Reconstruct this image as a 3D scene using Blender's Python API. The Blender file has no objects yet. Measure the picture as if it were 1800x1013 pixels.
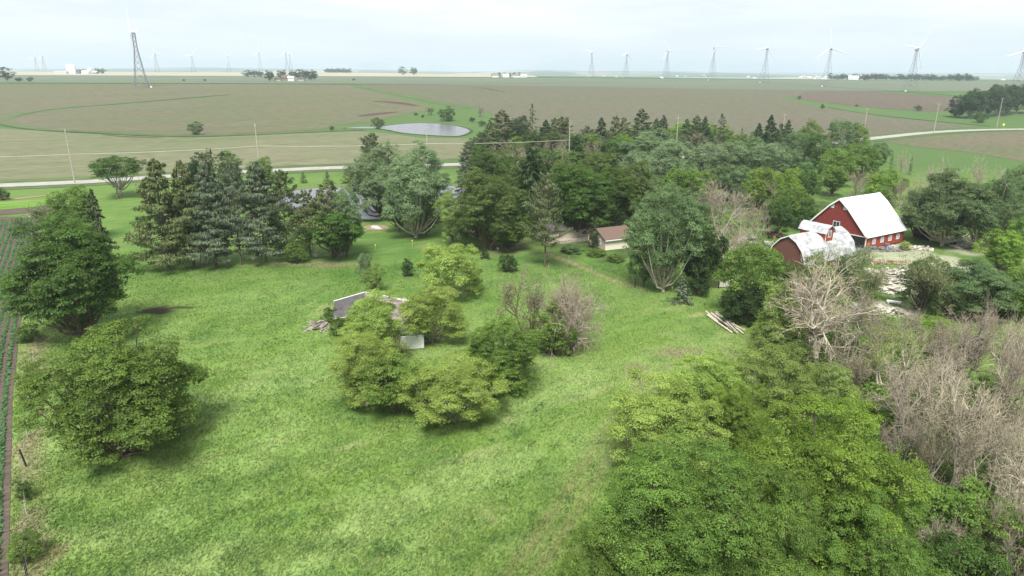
import bpy, math, random
import numpy as np
from mathutils import Vector, Matrix
from mathutils.geometry import delaunay_2d_cdt

SC = bpy.context.scene
COL = SC.collection
R = math.radians
rng = np.random.default_rng(7)
random.seed(7)

# ------------------------------------------------------------------ camera
CAM_H = 38.0; FPX = 1200.0
PITCH = math.atan((506.5 - 125.5) / FPX); ROLL = R(0.22)
_f = np.array([0, math.cos(PITCH), -math.sin(PITCH)])
_r = np.array([1.0, 0, 0]); _u = np.array([0, math.sin(PITCH), math.cos(PITCH)])
CR = math.cos(ROLL) * _r + math.sin(ROLL) * _u
CU = -math.sin(ROLL) * _r + math.cos(ROLL) * _u
cam_d = bpy.data.cameras.new('camera'); cam = bpy.data.objects.new('camera', cam_d); COL.objects.link(cam)
cam_d.sensor_width = 36; cam_d.lens = 36 * FPX / 1800; cam_d.clip_start = 0.5; cam_d.clip_end = 60000
cam.matrix_world = Matrix(((CR[0], CU[0], -_f[0], 0), (CR[1], CU[1], -_f[1], 0), (CR[2], CU[2], -_f[2], CAM_H), (0, 0, 0, 1)))
SC.camera = cam

# ------------------------------------------------------------------ sky, sun, exposure
SUN_EL, SUN_AZ = R(56), R(188)            # azimuth clockwise from +Y: the sun stands behind the camera
W = bpy.data.worlds.new('World'); SC.world = W; W.use_nodes = True
nt = W.node_tree; nt.nodes.clear()
def N(t, k, **kw):
    n = t.nodes.new(k)
    for a, b in kw.items(): setattr(n, a, b)
    return n
wo = N(nt, 'ShaderNodeOutputWorld'); bg = N(nt, 'ShaderNodeBackground')
sky = N(nt, 'ShaderNodeTexSky', sky_type='NISHITA'); sky.sun_disc = False
sky.sun_elevation = SUN_EL; sky.sun_rotation = SUN_AZ; sky.air_density = 1.0; sky.dust_density = 2.0; sky.altitude = 300
tc = N(nt, 'ShaderNodeTexCoord'); mp = N(nt, 'ShaderNodeMapping'); mp.inputs['Scale'].default_value = (1.2, 1.2, 9.0)
nz = N(nt, 'ShaderNodeTexNoise'); nz.inputs['Scale'].default_value = 2.6; nz.inputs['Detail'].default_value = 7; nz.inputs['Roughness'].default_value = .58
cr = N(nt, 'ShaderNodeValToRGB')
cr.color_ramp.elements[0].position = .42; cr.color_ramp.elements[0].color = (4.05, 4.4, 4.7, 1)
cr.color_ramp.elements[1].position = .60; cr.color_ramp.elements[1].color = (5.0, 5.1, 5.15, 1)
sep = N(nt, 'ShaderNodeSeparateXYZ'); mr = N(nt, 'ShaderNodeMapRange')
mr.inputs['From Min'].default_value = 0.0; mr.inputs['From Max'].default_value = 0.085
mlow = N(nt, 'ShaderNodeMix', data_type='RGBA'); mlow.inputs[6].default_value = (3.85, 4.4, 4.85, 1)
mx = N(nt, 'ShaderNodeMix', data_type='RGBA'); mx.inputs[0].default_value = 0.92
L = nt.links.new
L(tc.outputs['Generated'], mp.inputs[0]); L(mp.outputs[0], nz.inputs['Vector']); L(nz.outputs['Fac'], cr.inputs[0])
L(tc.outputs['Generated'], sep.inputs[0]); L(sep.outputs['Z'], mr.inputs['Value'])
L(mr.outputs[0], mlow.inputs[0]); L(cr.outputs[0], mlow.inputs[7])
L(sky.outputs[0], mx.inputs[6]); L(mlow.outputs[2], mx.inputs[7]); L(mx.outputs[2], bg.inputs['Color'])
bg.inputs['Strength'].default_value = 0.1
L(bg.outputs[0], wo.inputs[0])
sd = bpy.data.lights.new('sun', 'SUN'); sd.energy = 3.0; sd.angle = R(20); sd.color = (1, .97, .92)
sun = bpy.data.objects.new('sun', sd); COL.objects.link(sun)
_sv = Vector((math.sin(SUN_AZ) * math.cos(SUN_EL), math.cos(SUN_AZ) * math.cos(SUN_EL), math.sin(SUN_EL)))
sun.rotation_euler = _sv.to_track_quat('Z', 'Y').to_euler()
SC.view_settings.view_transform = 'Standard'; SC.view_settings.look = 'None'
SC.view_settings.exposure = 1.12; SC.view_settings.gamma = 1; SC.view_settings.use_curve_mapping = False
SC.cycles.max_bounces = 6; SC.cycles.diffuse_bounces = 4; SC.cycles.glossy_bounces = 2
SC.cycles.transmission_bounces = 3; SC.cycles.volume_bounces = 1; SC.cycles.transparent_max_bounces = 4
SC.cycles.use_denoising = True

# ------------------------------------------------------------------ numeric helpers
def S(t):
    t = np.clip(t, 0, 1); return t * t * (3 - 2 * t)
_H = np.random.default_rng(99).random((256, 256))
def vn(x, y):
    xi = np.floor(x).astype(int); yi = np.floor(y).astype(int); fx = x - xi; fy = y - yi
    fx = fx * fx * (3 - 2 * fx); fy = fy * fy * (3 - 2 * fy)
    a = _H[xi % 256, yi % 256]; b = _H[(xi + 1) % 256, yi % 256]; c = _H[xi % 256, (yi + 1) % 256]; d = _H[(xi + 1) % 256, (yi + 1) % 256]
    return (a * (1 - fx) + b * fx) * (1 - fy) + (c * (1 - fx) + d * fx) * fy
def fbm(x, y, s, o=3, seed=0):
    x = np.asarray(x, float) / s + seed * 17.3; y = np.asarray(y, float) / s + seed * 31.7; v = 0; a = .5; t = 0
    for _ in range(o):
        v = v + a * vn(x, y); t += a; a *= .5; x = x * 2.03 + 5.1; y = y * 2.03 + 9.2
    return v / t
def height(x, y):
    x = np.asarray(x, float); y = np.asarray(y, float)
    u = x / np.maximum(y, 50.0)
    al = 22 * S((y - 470) / 430) + 9 * S((y - 900) / 1700) - 31 * S((y - 2600) / 1200)
    ar = 15 * S((y - 470) / 500) + 6 * S((y - 900) / 700) - 21 * S((y - 1750) / 900)
    m = S((u + .25) / .85)
    z = al * (1 - m) + ar * m
    z = z + S((y - 6500) / 3500) * (52 - 26 * S((u + .3) / .7) + 16 * np.sin(x / 900.0) + 10 * np.sin(x / 370.0 + 1))
    w = (1 - S((np.abs(x - 10) - 110) / 40)) * (1 - S((y - 190) / 40))
    z = z + w * (.30 * np.sin(x / 9.0 + .6 * np.sin(y / 13.0)) * np.sin(y / 11.0 + 1.0) + .15 * np.sin(x / 4.7 + 2) * np.sin(y / 5.3))
    return z
def h1(x, y): return float(height(np.array([x]), np.array([y]))[0])
def ray(px, py):
    d = _f + CR * (px - 900) / FPX + CU * (506.5 - py) / FPX
    return d
def at(px, py, H=0.0):
    """point of the ground (raised by H) that lies in this direction"""
    d = ray(px, py); t = np.linspace(20, 4500, 9000) if py < 420 else np.linspace(20, 420, 4000)
    X = d[0] * t; Y = d[1] * t; Z = CAM_H + d[2] * t
    g = height(X, Y) + H
    k = np.argmax(Z < g)
    if Z[k] >= g[k]: k = len(t) - 1
    k = max(k, 1); a = (Z[k - 1] - g[k - 1]); b = (Z[k] - g[k]); tt = t[k - 1] + (t[k] - t[k - 1]) * (a / (a - b + 1e-9))
    x, y = float(d[0] * tt), float(d[1] * tt)
    return Vector((x, y, h1(x, y)))
def depth(p): return float(np.dot(np.array([p[0], p[1], p[2] - CAM_H]), _f))
def pix(p):
    v = np.array([p[0], p[1], p[2] - CAM_H]); w = float(v @ _f)
    return 900 + FPX * float(v @ CR) / w, 506.5 - FPX * float(v @ CU) / w
def top_h(p, py):
    """height of a vertical thing at p whose top is seen at py"""
    lo, hi = 0.0, 120.0
    for _ in range(30):
        m = (lo + hi) / 2
        if pix((p[0], p[1], p[2] + m))[1] > py: lo = m
        else: hi = m
    return lo

# ------------------------------------------------------------------ materials
def rgb(c): return (c[0], c[1], c[2], 1)
def mat(name, c1, c2=None, scale=3.0, rough=.85, stretch=(1, 1, 1), rotz=0, bump=0, detail=4, metal=0, coords='Object', contrast=(.35, .65)):
    m = bpy.data.materials.new(name); m.use_nodes = True; t = m.node_tree
    b = t.nodes['Principled BSDF']; b.inputs['Roughness'].default_value = rough; b.inputs['Metallic'].default_value = metal
    b.inputs['Specular IOR Level'].default_value = .25
    if c2 is None: c2 = tuple(x * .8 for x in c1)
    tc = N(t, 'ShaderNodeTexCoord'); mp = N(t, 'ShaderNodeMapping'); mp.inputs['Scale'].default_value = stretch; mp.inputs['Rotation'].default_value = (0, 0, rotz)
    nz = N(t, 'ShaderNodeTexNoise'); nz.inputs['Scale'].default_value = scale; nz.inputs['Detail'].default_value = detail
    cr = N(t, 'ShaderNodeValToRGB'); cr.color_ramp.elements[0].color = rgb(c2); cr.color_ramp.elements[1].color = rgb(c1)
    cr.color_ramp.elements[0].position, cr.color_ramp.elements[1].position = contrast
    l = t.links.new
    l(tc.outputs[coords], mp.inputs[0]); l(mp.outputs[0], nz.inputs['Vector']); l(nz.outputs['Fac'], cr.inputs[0]); l(cr.outputs[0], b.inputs['Base Color'])
    if bump:
        bp = N(t, 'ShaderNodeBump'); bp.inputs['Strength'].default_value = bump; l(nz.outputs['Fac'], bp.inputs['Height']); l(bp.outputs[0], b.inputs['Normal'])
    return m
def leafmat(name, dark, light, trans=.5):
    m = bpy.data.materials.new(name); m.use_nodes = True; t = m.node_tree; t.nodes.clear()
    o = N(t, 'ShaderNodeOutputMaterial'); at_ = N(t, 'ShaderNodeAttribute', attribute_name='tint'); oi = N(t, 'ShaderNodeObjectInfo')
    cr = N(t, 'ShaderNodeValToRGB'); cr.color_ramp.elements[0].color = rgb(dark); cr.color_ramp.elements[1].color = rgb(light)
    cr.color_ramp.elements[0].position = .15; cr.color_ramp.elements[1].position = .85
    hs = N(t, 'ShaderNodeHueSaturation'); mh = N(t, 'ShaderNodeMapRange'); mv = N(t, 'ShaderNodeMapRange')
    mh.inputs['To Min'].default_value = .492; mh.inputs['To Max'].default_value = .507
    mv.inputs['To Min'].default_value = .90; mv.inputs['To Max'].default_value = 1.12
    df = N(t, 'ShaderNodeBsdfDiffuse'); tr = N(t, 'ShaderNodeBsdfTranslucent'); gl = N(t, 'ShaderNodeBsdfGlossy'); gl.inputs['Roughness'].default_value = .5
    gl.inputs['Color'].default_value = (.7, .75, .7, 1)
    ms = N(t, 'ShaderNodeMixShader'); ms.inputs[0].default_value = trans; m2 = N(t, 'ShaderNodeMixShader'); m2.inputs[0].default_value = .015
    l = t.links.new
    l(at_.outputs['Fac'], cr.inputs[0]); l(cr.outputs[0], hs.inputs['Color']); l(oi.outputs['Random'], mh.inputs['Value']); l(oi.outputs['Random'], mv.inputs['Value'])
    l(mh.outputs[0], hs.inputs['Hue']); l(mv.outputs[0], hs.inputs['Value'])
    l(hs.outputs[0], df.inputs[0]); l(hs.outputs[0], tr.inputs[0]); l(df.outputs[0], ms.inputs[1]); l(tr.outputs[0], ms.inputs[2])
    l(ms.outputs[0], m2.inputs[1]); l(gl.outputs[0], m2.inputs[2]); l(m2.outputs[0], o.inputs[0])
    return m
LM = {
 'dark':   leafmat('dark_leaves', (0.053, 0.099, 0.023), (0.136, 0.236, 0.048)),
 'deep':   leafmat('deep_green_leaves', (0.030, 0.060, 0.020), (0.078, 0.138, 0.038)),
 'mid':    leafmat('mid_green_leaves', (0.097, 0.163, 0.033), (0.23, 0.366, 0.071)),
 'olive':  leafmat('olive_leaves', (0.079, 0.115, 0.031), (0.18, 0.254, 0.067)),
 'bright': leafmat('bright_green_leaves', (0.129, 0.214, 0.034), (0.299, 0.454, 0.071)),
 'lime':   leafmat('lime_green_leaves', (0.218, 0.305, 0.063), (0.442, 0.582, 0.146)),
 'light':  leafmat('light_green_leaves', (0.167, 0.235, 0.06), (0.356, 0.477, 0.129)),
 'silver': leafmat('silver_green_leaves', (0.143, 0.21, 0.093), (0.302, 0.405, 0.205)),
 'gray':   leafmat('grey_green_leaves', (0.099, 0.154, 0.062), (0.218, 0.316, 0.129)),
 'fir':    leafmat('olive_fir_needles', (0.067, 0.09, 0.034), (0.178, 0.209, 0.078), .2),
 'blue':   leafmat('blue_spruce_needles', (0.066, 0.099, 0.057), (0.198, 0.248, 0.154), .2),
 'spruce': leafmat('dark_spruce_needles', (0.048, 0.074, 0.032), (0.124, 0.161, 0.069), .2),
 'pine':   leafmat('grey_pine_needles', (.075, .100, .042), (.190, .225, .105), .2),
 'brown':  leafmat('budding_brown_leaves', (.110, .105, .055), (.220, .200, .120), .2),
 'bloom':  leafmat('pale_blossom_leaves', (.11, .17, .06), (.62, .60, .50), .2),
 'yellow': leafmat('yellow_green_leaves', (.20, .26, .05), (.42, .44, .16), .25),
 'hazy':   leafmat('far_tree_leaves', (.045, .070, .035), (.085, .120, .055), .15),
 'farpale': leafmat('far_pale_leaves', (.13, .17, .10), (.22, .26, .16), .15),
 'grass':  leafmat('grass_blades', (.05, .10, .02), (.28, .38, .10), .3),
}
BARK = {'brown': mat('brown_bark', (.16, .125, .09), (.08, .06, .045), 4), 'grey': mat('grey_bark', (.30, .27, .22), (.17, .15, .12), 4),
        'pale': mat('pale_bark', (.52, .47, .37), (.36, .31, .24), 3), 'dark': mat('dark_bark', (.07, .055, .045), (.035, .03, .025), 4),
        'twig': mat('grey_brown_twigs', (.41, .355, .26), (.27, .23, .165), 1.5), 'rtwig': mat('reddish_twigs', (.31, .255, .19), (.21, .17, .125), 1.5),
        'bleached': mat('bleached_wood', (.46, .42, .35), (.30, .27, .22), 1.5)}

# ------------------------------------------------------------------ object helpers
def mesh_from(name, verts, faces=None, tris=None, quads=None, attr=None, smooth=False):
    me = bpy.data.meshes.new(name)
    if faces is not None:
        me.from_pydata([tuple(v) for v in verts], [], faces)
    else:
        verts = np.asarray(verts, np.float32)
        parts = []
        nt_ = 0 if tris is None else len(tris); nq = 0 if quads is None else len(quads)
        idx = np.concatenate(([np.asarray(tris, np.int32).ravel()] if nt_ else []) + ([np.asarray(quads, np.int32).ravel()] if nq else []))
        tot = np.concatenate([np.full(nt_, 3, np.int32), np.full(nq, 4, np.int32)])
        start = np.concatenate([[0], np.cumsum(tot)[:-1]]).astype(np.int32)
        me.vertices.add(len(verts)); me.vertices.foreach_set('co', verts.ravel())
        me.loops.add(len(idx)); me.loops.foreach_set('vertex_index', idx.astype(np.int32))
        me.polygons.add(len(tot)); me.polygons.foreach_set('loop_start', start); me.polygons.foreach_set('loop_total', tot)
        me.update(calc_edges=True)
    if attr:
        for k, (dom, v) in attr.items():
            v = np.asarray(v, np.float32)
            if v.ndim == 2:
                a = me.attributes.new(k, 'FLOAT_COLOR', dom); a.data.foreach_set('color', v.ravel())
            else:
                a = me.attributes.new(k, 'FLOAT', dom); a.data.foreach_set('value', v)
    if smooth: me.polygons.foreach_set('use_smooth', np.ones(len(me.polygons), bool))
    return me
def obj(name, me, m=None, parent=None, **props):
    o = bpy.data.objects.new(name, me); COL.objects.link(o)
    if m is not None and me is not None:
        if not me.materials: me.materials.append(m)
        elif me.materials[0] != m:
            o.material_slots[0].link = 'OBJECT'; o.material_slots[0].material = m
    if parent is not None: o.parent = parent
    for k, v in props.items():
        if v: o[k] = v
    return o
def thing(name, loc, label, category, group=None, rotz=0.0, scale=None):
    o = bpy.data.objects.new(name, None); COL.objects.link(o); o.empty_display_size = .2
    o.location = loc; o.rotation_euler = (0, 0, rotz)
    if scale: o.scale = scale
    o['label'] = label; o['category'] = category
    if group: o['group'] = group
    return o
class MB:
    def __init__(s): s.v = []; s.f = []
    def add(s, vs, fs):
        n = len(s.v); s.v += [tuple(v) for v in vs]; s.f += [tuple(i + n for i in f) for f in fs]; return s
    def box(s, a, b):
        x0, y0, z0 = a; x1, y1, z1 = b
        return s.add([(x0, y0, z0), (x1, y0, z0), (x1, y1, z0), (x0, y1, z0), (x0, y0, z1), (x1, y0, z1), (x1, y1, z1), (x0, y1, z1)],
                     [(0, 3, 2, 1), (4, 5, 6, 7), (0, 1, 5, 4), (1, 2, 6, 5), (2, 3, 7, 6), (3, 0, 4, 7)])
    def bar(s, a, b, r0, r1=None, n=4, cap=True):
        a = Vector(a); b = Vector(b); r1 = r0 if r1 is None else r1; d = (b - a)
        if d.length < 1e-6: return s
        d.normalize(); p = d.orthogonal().normalized(); q = d.cross(p)
        vs = []
        for c, r in ((a, r0), (b, r1)):
            for k in range(n):
                t = 2 * math.pi * (k + .5) / n; vs.append(c + p * (r * math.cos(t)) + q * (r * math.sin(t)))
        fs = [(k, (k + 1) % n, n + (k + 1) % n, n + k) for k in range(n)]
        if cap: fs += [tuple(range(n))[::-1], tuple(range(n, 2 * n))]
        return s.add(vs, fs)
    def prism(s, poly, d):
        n = len(poly); d = Vector(d); vs = [Vector(p) for p in poly] + [Vector(p) + d for p in poly]
        return s.add(vs, [tuple(range(n))[::-1], tuple(range(n, 2 * n))] + [(k, (k + 1) % n, n + (k + 1) % n, n + k) for k in range(n)])
    def slab(s, quad, th):
        """a quad given thickness along its own normal, downwards"""
        q = [Vector(p) for p in quad]; nrm = (q[1] - q[0]).cross(q[2] - q[0]).normalized()
        if nrm.z < 0: nrm = -nrm
        return s.prism(q, -nrm * th)
    def build(s, name, m, parent=None, **props): return obj(name, mesh_from(name, s.v, s.f), m, parent, **props)

# ------------------------------------------------------------------ ground colour by place
def seg_d(x, y, pts):
    d = np.full(np.shape(x), 1e9)
    for (a, b) in zip(pts[:-1], pts[1:]):
        ax, ay, bx, by = a[0], a[1], b[0], b[1]; L2 = (bx - ax) ** 2 + (by - ay) ** 2 + 1e-9
        t = np.clip(((x - ax) * (bx - ax) + (y - ay) * (by - ay)) / L2, 0, 1)
        d = np.minimum(d, np.hypot(x - ax - t * (bx - ax), y - ay - t * (by - ay)))
    return d
def P(*pp): return [at(*q) for q in pp]
fence_pts = P((40, 1060), (45, 1000), (48, 880), (47, 800), (52, 705), (59, 632), (66, 590), (80, 520), (110, 440), (150, 388))
track_a = P((860, 1060), (930, 960), (1000, 860), (1060, 760), (1110, 690), (1180, 640), (1290, 610))
track_b = P((905, 1060), (975, 960), (1040, 860), (1095, 760), (1140, 695), (1200, 655), (1300, 622))
path_line = P((965, 448), (1000, 460), (1040, 478), (1085, 496), (1130, 508))
# (px, py, rx px, ry px, strength) soft patches of the ground, turned into places on it
def blobs(lst):
    out = []
    for (px, py, rx, ry) in lst:
        c = at(px, py); e = at(px + rx, py); g = at(px, py - ry)
        out.append((c.x, c.y, abs(e.x - c.x), abs(g.y - c.y)))
    return out
B_straw = blobs([(1040, 690, 95, 22), (960, 735, 90, 25), (400, 800, 110, 22), (420, 660, 80, 18), (560, 545, 28, 26), (980, 640, 60, 14), (1180, 545, 90, 14),
                 (860, 800, 120, 26), (90, 930, 40, 50), (75, 730, 20, 40), (640, 990, 90, 22), (1150, 555, 45, 10), (540, 780, 90, 25), (900, 905, 80, 30)])
B_tan = blobs([(1200, 622, 70, 14), (1120, 655, 35, 22), (70, 760, 14, 60), (90, 980, 22, 40), (830, 408, 30, 8), (755, 434, 30, 4), (1260, 500, 20, 6), (880, 430, 60, 22), (550, 465, 150, 5), (30, 350, 60, 3)])
B_deep = blobs([(640, 440, 130, 60), (1060, 470, 90, 22), (350, 395, 60, 40), (620, 470, 250, 10), (900, 455, 60, 20), (700, 620, 60, 30), (360, 590, 50, 24), (230, 600, 60, 30), (220, 400, 40, 40),  # lush dark grass, plus tree shadows painted into the ground colour
                (420, 975, 60, 25), (560, 960, 80, 18), (1070, 830, 40, 30), (310, 690, 60, 30), (520, 560, 60, 14)])
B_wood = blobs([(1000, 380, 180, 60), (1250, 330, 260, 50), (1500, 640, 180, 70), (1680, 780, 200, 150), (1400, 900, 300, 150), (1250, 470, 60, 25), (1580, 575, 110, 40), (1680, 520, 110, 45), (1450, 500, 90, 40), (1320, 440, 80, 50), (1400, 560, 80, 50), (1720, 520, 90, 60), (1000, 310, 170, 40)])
B_burn = blobs([(285, 546, 42, 10), (320, 541, 30, 4), (265, 548, 25, 9)])
B_yard = blobs([(1600, 450, 85, 30), (1570, 500, 50, 30), (1700, 430, 60, 22), (1560, 545, 60, 20), (1650, 470, 60, 20), (1510, 750, 30, 8)])
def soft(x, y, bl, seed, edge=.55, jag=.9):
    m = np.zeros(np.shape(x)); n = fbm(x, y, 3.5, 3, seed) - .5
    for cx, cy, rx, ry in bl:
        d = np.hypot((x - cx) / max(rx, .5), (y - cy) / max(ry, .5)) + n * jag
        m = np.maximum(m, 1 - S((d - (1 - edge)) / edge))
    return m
def mixc(a, b, t): return a * (1 - t[:, None]) + np.array(b)[None, :] * t[:, None]
def ground_colour(x, y):
    n1 = fbm(x, y, 9, 4, 1); n2 = fbm(x * .8 + y * .6, (y * .8 - x * .6) * 2.6, 4.5, 3, 2); n3 = fbm(x, y, 38, 3, 3); n4 = fbm(x, y, 1.6, 2, 4)
    c = np.tile(np.array([[.160, .232, .056]]), (len(x), 1))
    c = mixc(c, (.198, .275, .082), S((n1 - .42) * 4) * .7)
    c = mixc(c, (.098, .172, .042), S((.47 - n2) * 6) * .5)
    c = mixc(c, (.245, .268, .105), S((n3 - .50) * 5) * S((n4 - .3) * 2.5) * .42)
    wp = fbm(x * .75 + y * .66, (y * .75 - x * .66) * 2.2, 14.0, 4, 41)
    c = mixc(c, (.255, .325, .115), S((wp - .47) * 5) * .62 * (1 - .85 * S((y - 74) / 30)))
    far = S((y - 82) / 60)
    c = mixc(c, (.085, .152, .034), far * .6)
    c = mixc(c, (.052, .120, .024), soft(x, y, B_deep, 5, .9, 1.6) * .45)  # deep green lawn together with painted tree shadows
    st_ = fbm(x * .85 + y * .5, (y * .85 - x * .5) * 3.2, 5.0, 4, 21)
    c = mixc(c, (.300, .300, .140), np.clip(soft(x, y, B_straw, 6, .95, 2.2) * 1.1 + .22, 0, 1) * S((st_ - .46) * 6) * (.35 + .5 * n4))
    c = mixc(c, (.062, .135, .036), S((fbm(x, y, 4.0, 4, 33) - .60) * 9) * .32)
    c = mixc(c, (.235, .185, .115), soft(x, y, B_tan, 7) * (.45 + .4 * n4))
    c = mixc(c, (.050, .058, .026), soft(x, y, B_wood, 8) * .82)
    c = mixc(c, (.040, .028, .022), np.clip(soft(x, y, B_burn, 9, .5, 1.1) * 1.25, 0, .97))
    c = mixc(c, (.42, .38, .29), soft(x, y, B_yard, 10, .4, 1.1) * (.5 + .5 * n1))
    fd = seg_d(x, y, fence_pts)
    c = mixc(c, (.27, .225, .135), (1 - S((fd - .5) / 1.6)) * S((n1 - .36) * 5) * .75)
    for tr in (track_a, track_b):
        c = mixc(c, (.200, .195, .085), (1 - S((seg_d(x, y, tr) - .2) / .9)) * (.4 + .6 * n4) * .85)
    c = mixc(c, (.30, .22, .13), (1 - S((seg_d(x, y, path_line) - .3) / .6)) * .75)
    # open land further off
    c = mixc(c, (.092, .142, .048), S((y - 240) / 60))
    c = mixc(c, (.075, .130, .045), S((y - 880) / 60))
    return c * np.array([.86, .93, .88])

# ------------------------------------------------------------------ ground sheet
def geo_axis(a, b, step, out, growth=1.35, s0=None):
    xs = [b]; s = s0 or step
    while xs[-1] < out: s *= growth; xs.append(xs[-1] + s)
    return xs[1:]
near_x = np.arange(-130, 141, 1.1)
mid_r = np.arange(140 + 12, 1100, 14.0); mid_l = -np.arange(130 + 12, 1100, 14.0)[::-1]
far_r = np.array(geo_axis(0, 1100, 14, 21000)); far_l = -far_r[::-1]
gx = np.concatenate([far_l, mid_l, near_x, mid_r, far_r])
gy = np.concatenate([np.arange(-204, 36, 8.0), np.arange(36, 240, 1.1), np.arange(241, 1000, 6.0), np.arange(1000, 2900, 40.0), np.array(geo_axis(0, 2900, 60, 24000, 1.18))])
GX, GY = np.meshgrid(gx, gy); nxg, nyg = len(gx), len(gy)
X = GX.ravel(); Y = GY.ravel(); Z = height(X, Y)
ii = np.arange(nxg * nyg).reshape(nyg, nxg)
quads = np.stack([ii[:-1, :-1].ravel(), ii[:-1, 1:].ravel(), ii[1:, 1:].ravel(), ii[1:, :-1].ravel()], 1)
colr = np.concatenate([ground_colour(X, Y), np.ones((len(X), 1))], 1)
gm = bpy.data.materials.new('grassy_ground'); gm.use_nodes = True; t = gm.node_tree; b = t.nodes['Principled BSDF']
b.inputs['Roughness'].default_value = .95; b.inputs['Specular IOR Level'].default_value = .05
a = N(t, 'ShaderNodeAttribute', attribute_name='gcol'); geo = N(t, 'ShaderNodeNewGeometry'); l = t.links.new
n1 = N(t, 'ShaderNodeTexNoise'); n1.inputs['Scale'].default_value = 2.2; n1.inputs['Detail'].default_value = 5; n1.inputs['Roughness'].default_value = .7
l(geo.outputs['Position'], n1.inputs['Vector'])
r1 = N(t, 'ShaderNodeMapRange'); r1.inputs['From Min'].default_value = .3; r1.inputs['From Max'].default_value = .7; r1.inputs['To Min'].default_value = .74; r1.inputs['To Max'].default_value = 1.28
l(n1.outputs['Fac'], r1.inputs['Value'])
vm = N(t, 'ShaderNodeVectorMath', operation='SCALE'); l(a.outputs['Color'], vm.inputs[0]); l(r1.outputs[0], vm.inputs['Scale'])
# far farmland patchwork
vo = N(t, 'ShaderNodeTexVoronoi'); vo.distance = 'CHEBYCHEV'; vo.inputs['Scale'].default_value = .0022; vmul = N(t, 'ShaderNodeMapping'); vmul.inputs['Scale'].default_value = (.7, .45, 0); vmul.inputs['Rotation'].default_value = (0, 0, .5)
l(geo.outputs['Position'], vmul.inputs[0]); l(vmul.outputs[0], vo.inputs['Vector'])
vr = N(t, 'ShaderNodeValToRGB'); vr.color_ramp.interpolation = 'CONSTANT'
for k, (p, c) in enumerate([(0, (.055, .09, .045)), (.25, (.11, .14, .08)), (.45, (.05, .085, .04)), (.62, (.30, .28, .20)), (.78, (.07, .11, .05)), (.9, (.22, .20, .15))]):
    e = vr.color_ramp.elements[k] if k < 2 else vr.color_ramp.elements.new(p)
    e.position = p; e.color = rgb(c)
sx = N(t, 'ShaderNodeSeparateXYZ'); l(vo.outputs['Color'], sx.inputs[0]); l(sx.outputs[0], vr.inputs[0])
fy = N(t, 'ShaderNodeSeparateXYZ'); l(geo.outputs['Position'], fy.inputs[0])
fr = N(t, 'ShaderNodeMapRange'); fr.inputs['From Min'].default_value = 1900; fr.inputs['From Max'].default_value = 2500; l(fy.outputs['Y'], fr.inputs['Value'])
mxg = N(t, 'ShaderNodeMix', data_type='RGBA'); l(fr.outputs[0], mxg.inputs[0]); l(vm.outputs[0], mxg.inputs[6]); l(vr.outputs[0], mxg.inputs[7]); l(mxg.outputs[2], b.inputs['Base Color'])
bp = N(t, 'ShaderNodeBump'); bp.inputs['Strength'].default_value = .5; bp.inputs['Distance'].default_value = .3; l(n1.outputs['Fac'], bp.inputs['Height']); l(bp.outputs[0], b.inputs['Normal'])
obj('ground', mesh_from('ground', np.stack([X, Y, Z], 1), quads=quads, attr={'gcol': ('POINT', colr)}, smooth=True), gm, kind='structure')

# ------------------------------------------------------------------ sheets laid on the ground
def dens(pts, step, closed=True):
    out = []; n = len(pts)
    for i in range(n if closed else n - 1):
        a, b = pts[i], pts[(i + 1) % n]; L_ = math.hypot(b[0] - a[0], b[1] - a[1]); k = max(1, int(L_ / step))
        for j in range(k): out.append((a[0] + (b[0] - a[0]) * j / k, a[1] + (b[1] - a[1]) * j / k))
    if not closed: out.append((pts[-1][0], pts[-1][1]))
    return out
def smooth_pts(pts, it=2, closed=True):
    p = [(q[0], q[1]) for q in pts]
    for _ in range(it):
        o = [] if closed else [p[0]]; n = len(p)
        for i in range(n if closed else n - 1):
            a, b = p[i], p[(i + 1) % n]
            o += [(a[0] * .75 + b[0] * .25, a[1] * .75 + b[1] * .25), (a[0] * .25 + b[0] * .75, a[1] * .25 + b[1] * .75)]
        if not closed: o.append(p[-1])
        p = o
    return p
def inside(px, py, poly):
    c = np.zeros(len(px), bool); n = len(poly)
    for i in range(n):
        x0, y0 = poly[i][0], poly[i][1]; x1, y1 = poly[i - 1][0], poly[i - 1][1]
        if y0 == y1: continue
        k = ((y0 > py) != (y1 > py)) & (px < (x1 - x0) * (py - y0) / (y1 - y0) + x0); c ^= k
    return c
def sheet(name, pts, m, lift, step=15, sm=0, kind='structure', level=None, **props):
    pts = smooth_pts(pts, sm) if sm else [(q[0], q[1]) for q in pts]
    b = dens(pts, step); A = np.array(b)
    xs = np.arange(A[:, 0].min(), A[:, 0].max(), step); ys = np.arange(A[:, 1].min(), A[:, 1].max(), step)
    XX, YY = np.meshgrid(xs, ys); XX = XX.ravel() + rng.uniform(-.1, .1, XX.size) * step; YY = YY.ravel() + rng.uniform(-.1, .1, YY.size) * step
    k = inside(XX, YY, b); I = np.stack([XX[k], YY[k]], 1)
    co = [Vector(q) for q in b] + [Vector(q) for q in I]
    vv, _, ff, _, _, _ = delaunay_2d_cdt(co, [], [list(range(len(b)))], 1, 1e-4)
    V = np.array([(v[0], v[1]) for v in vv]); Zs = (height(V[:, 0], V[:, 1]) if level is None else np.full(len(V), level)) + lift
    me = mesh_from(name, np.column_stack([V, Zs]), [tuple(f) for f in ff])
    me.update()
    if len(me.polygons) and sum(p.normal.z for p in me.polygons) < 0: me.flip_normals()
    return obj(name, me, m, kind=kind, **props)
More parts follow.
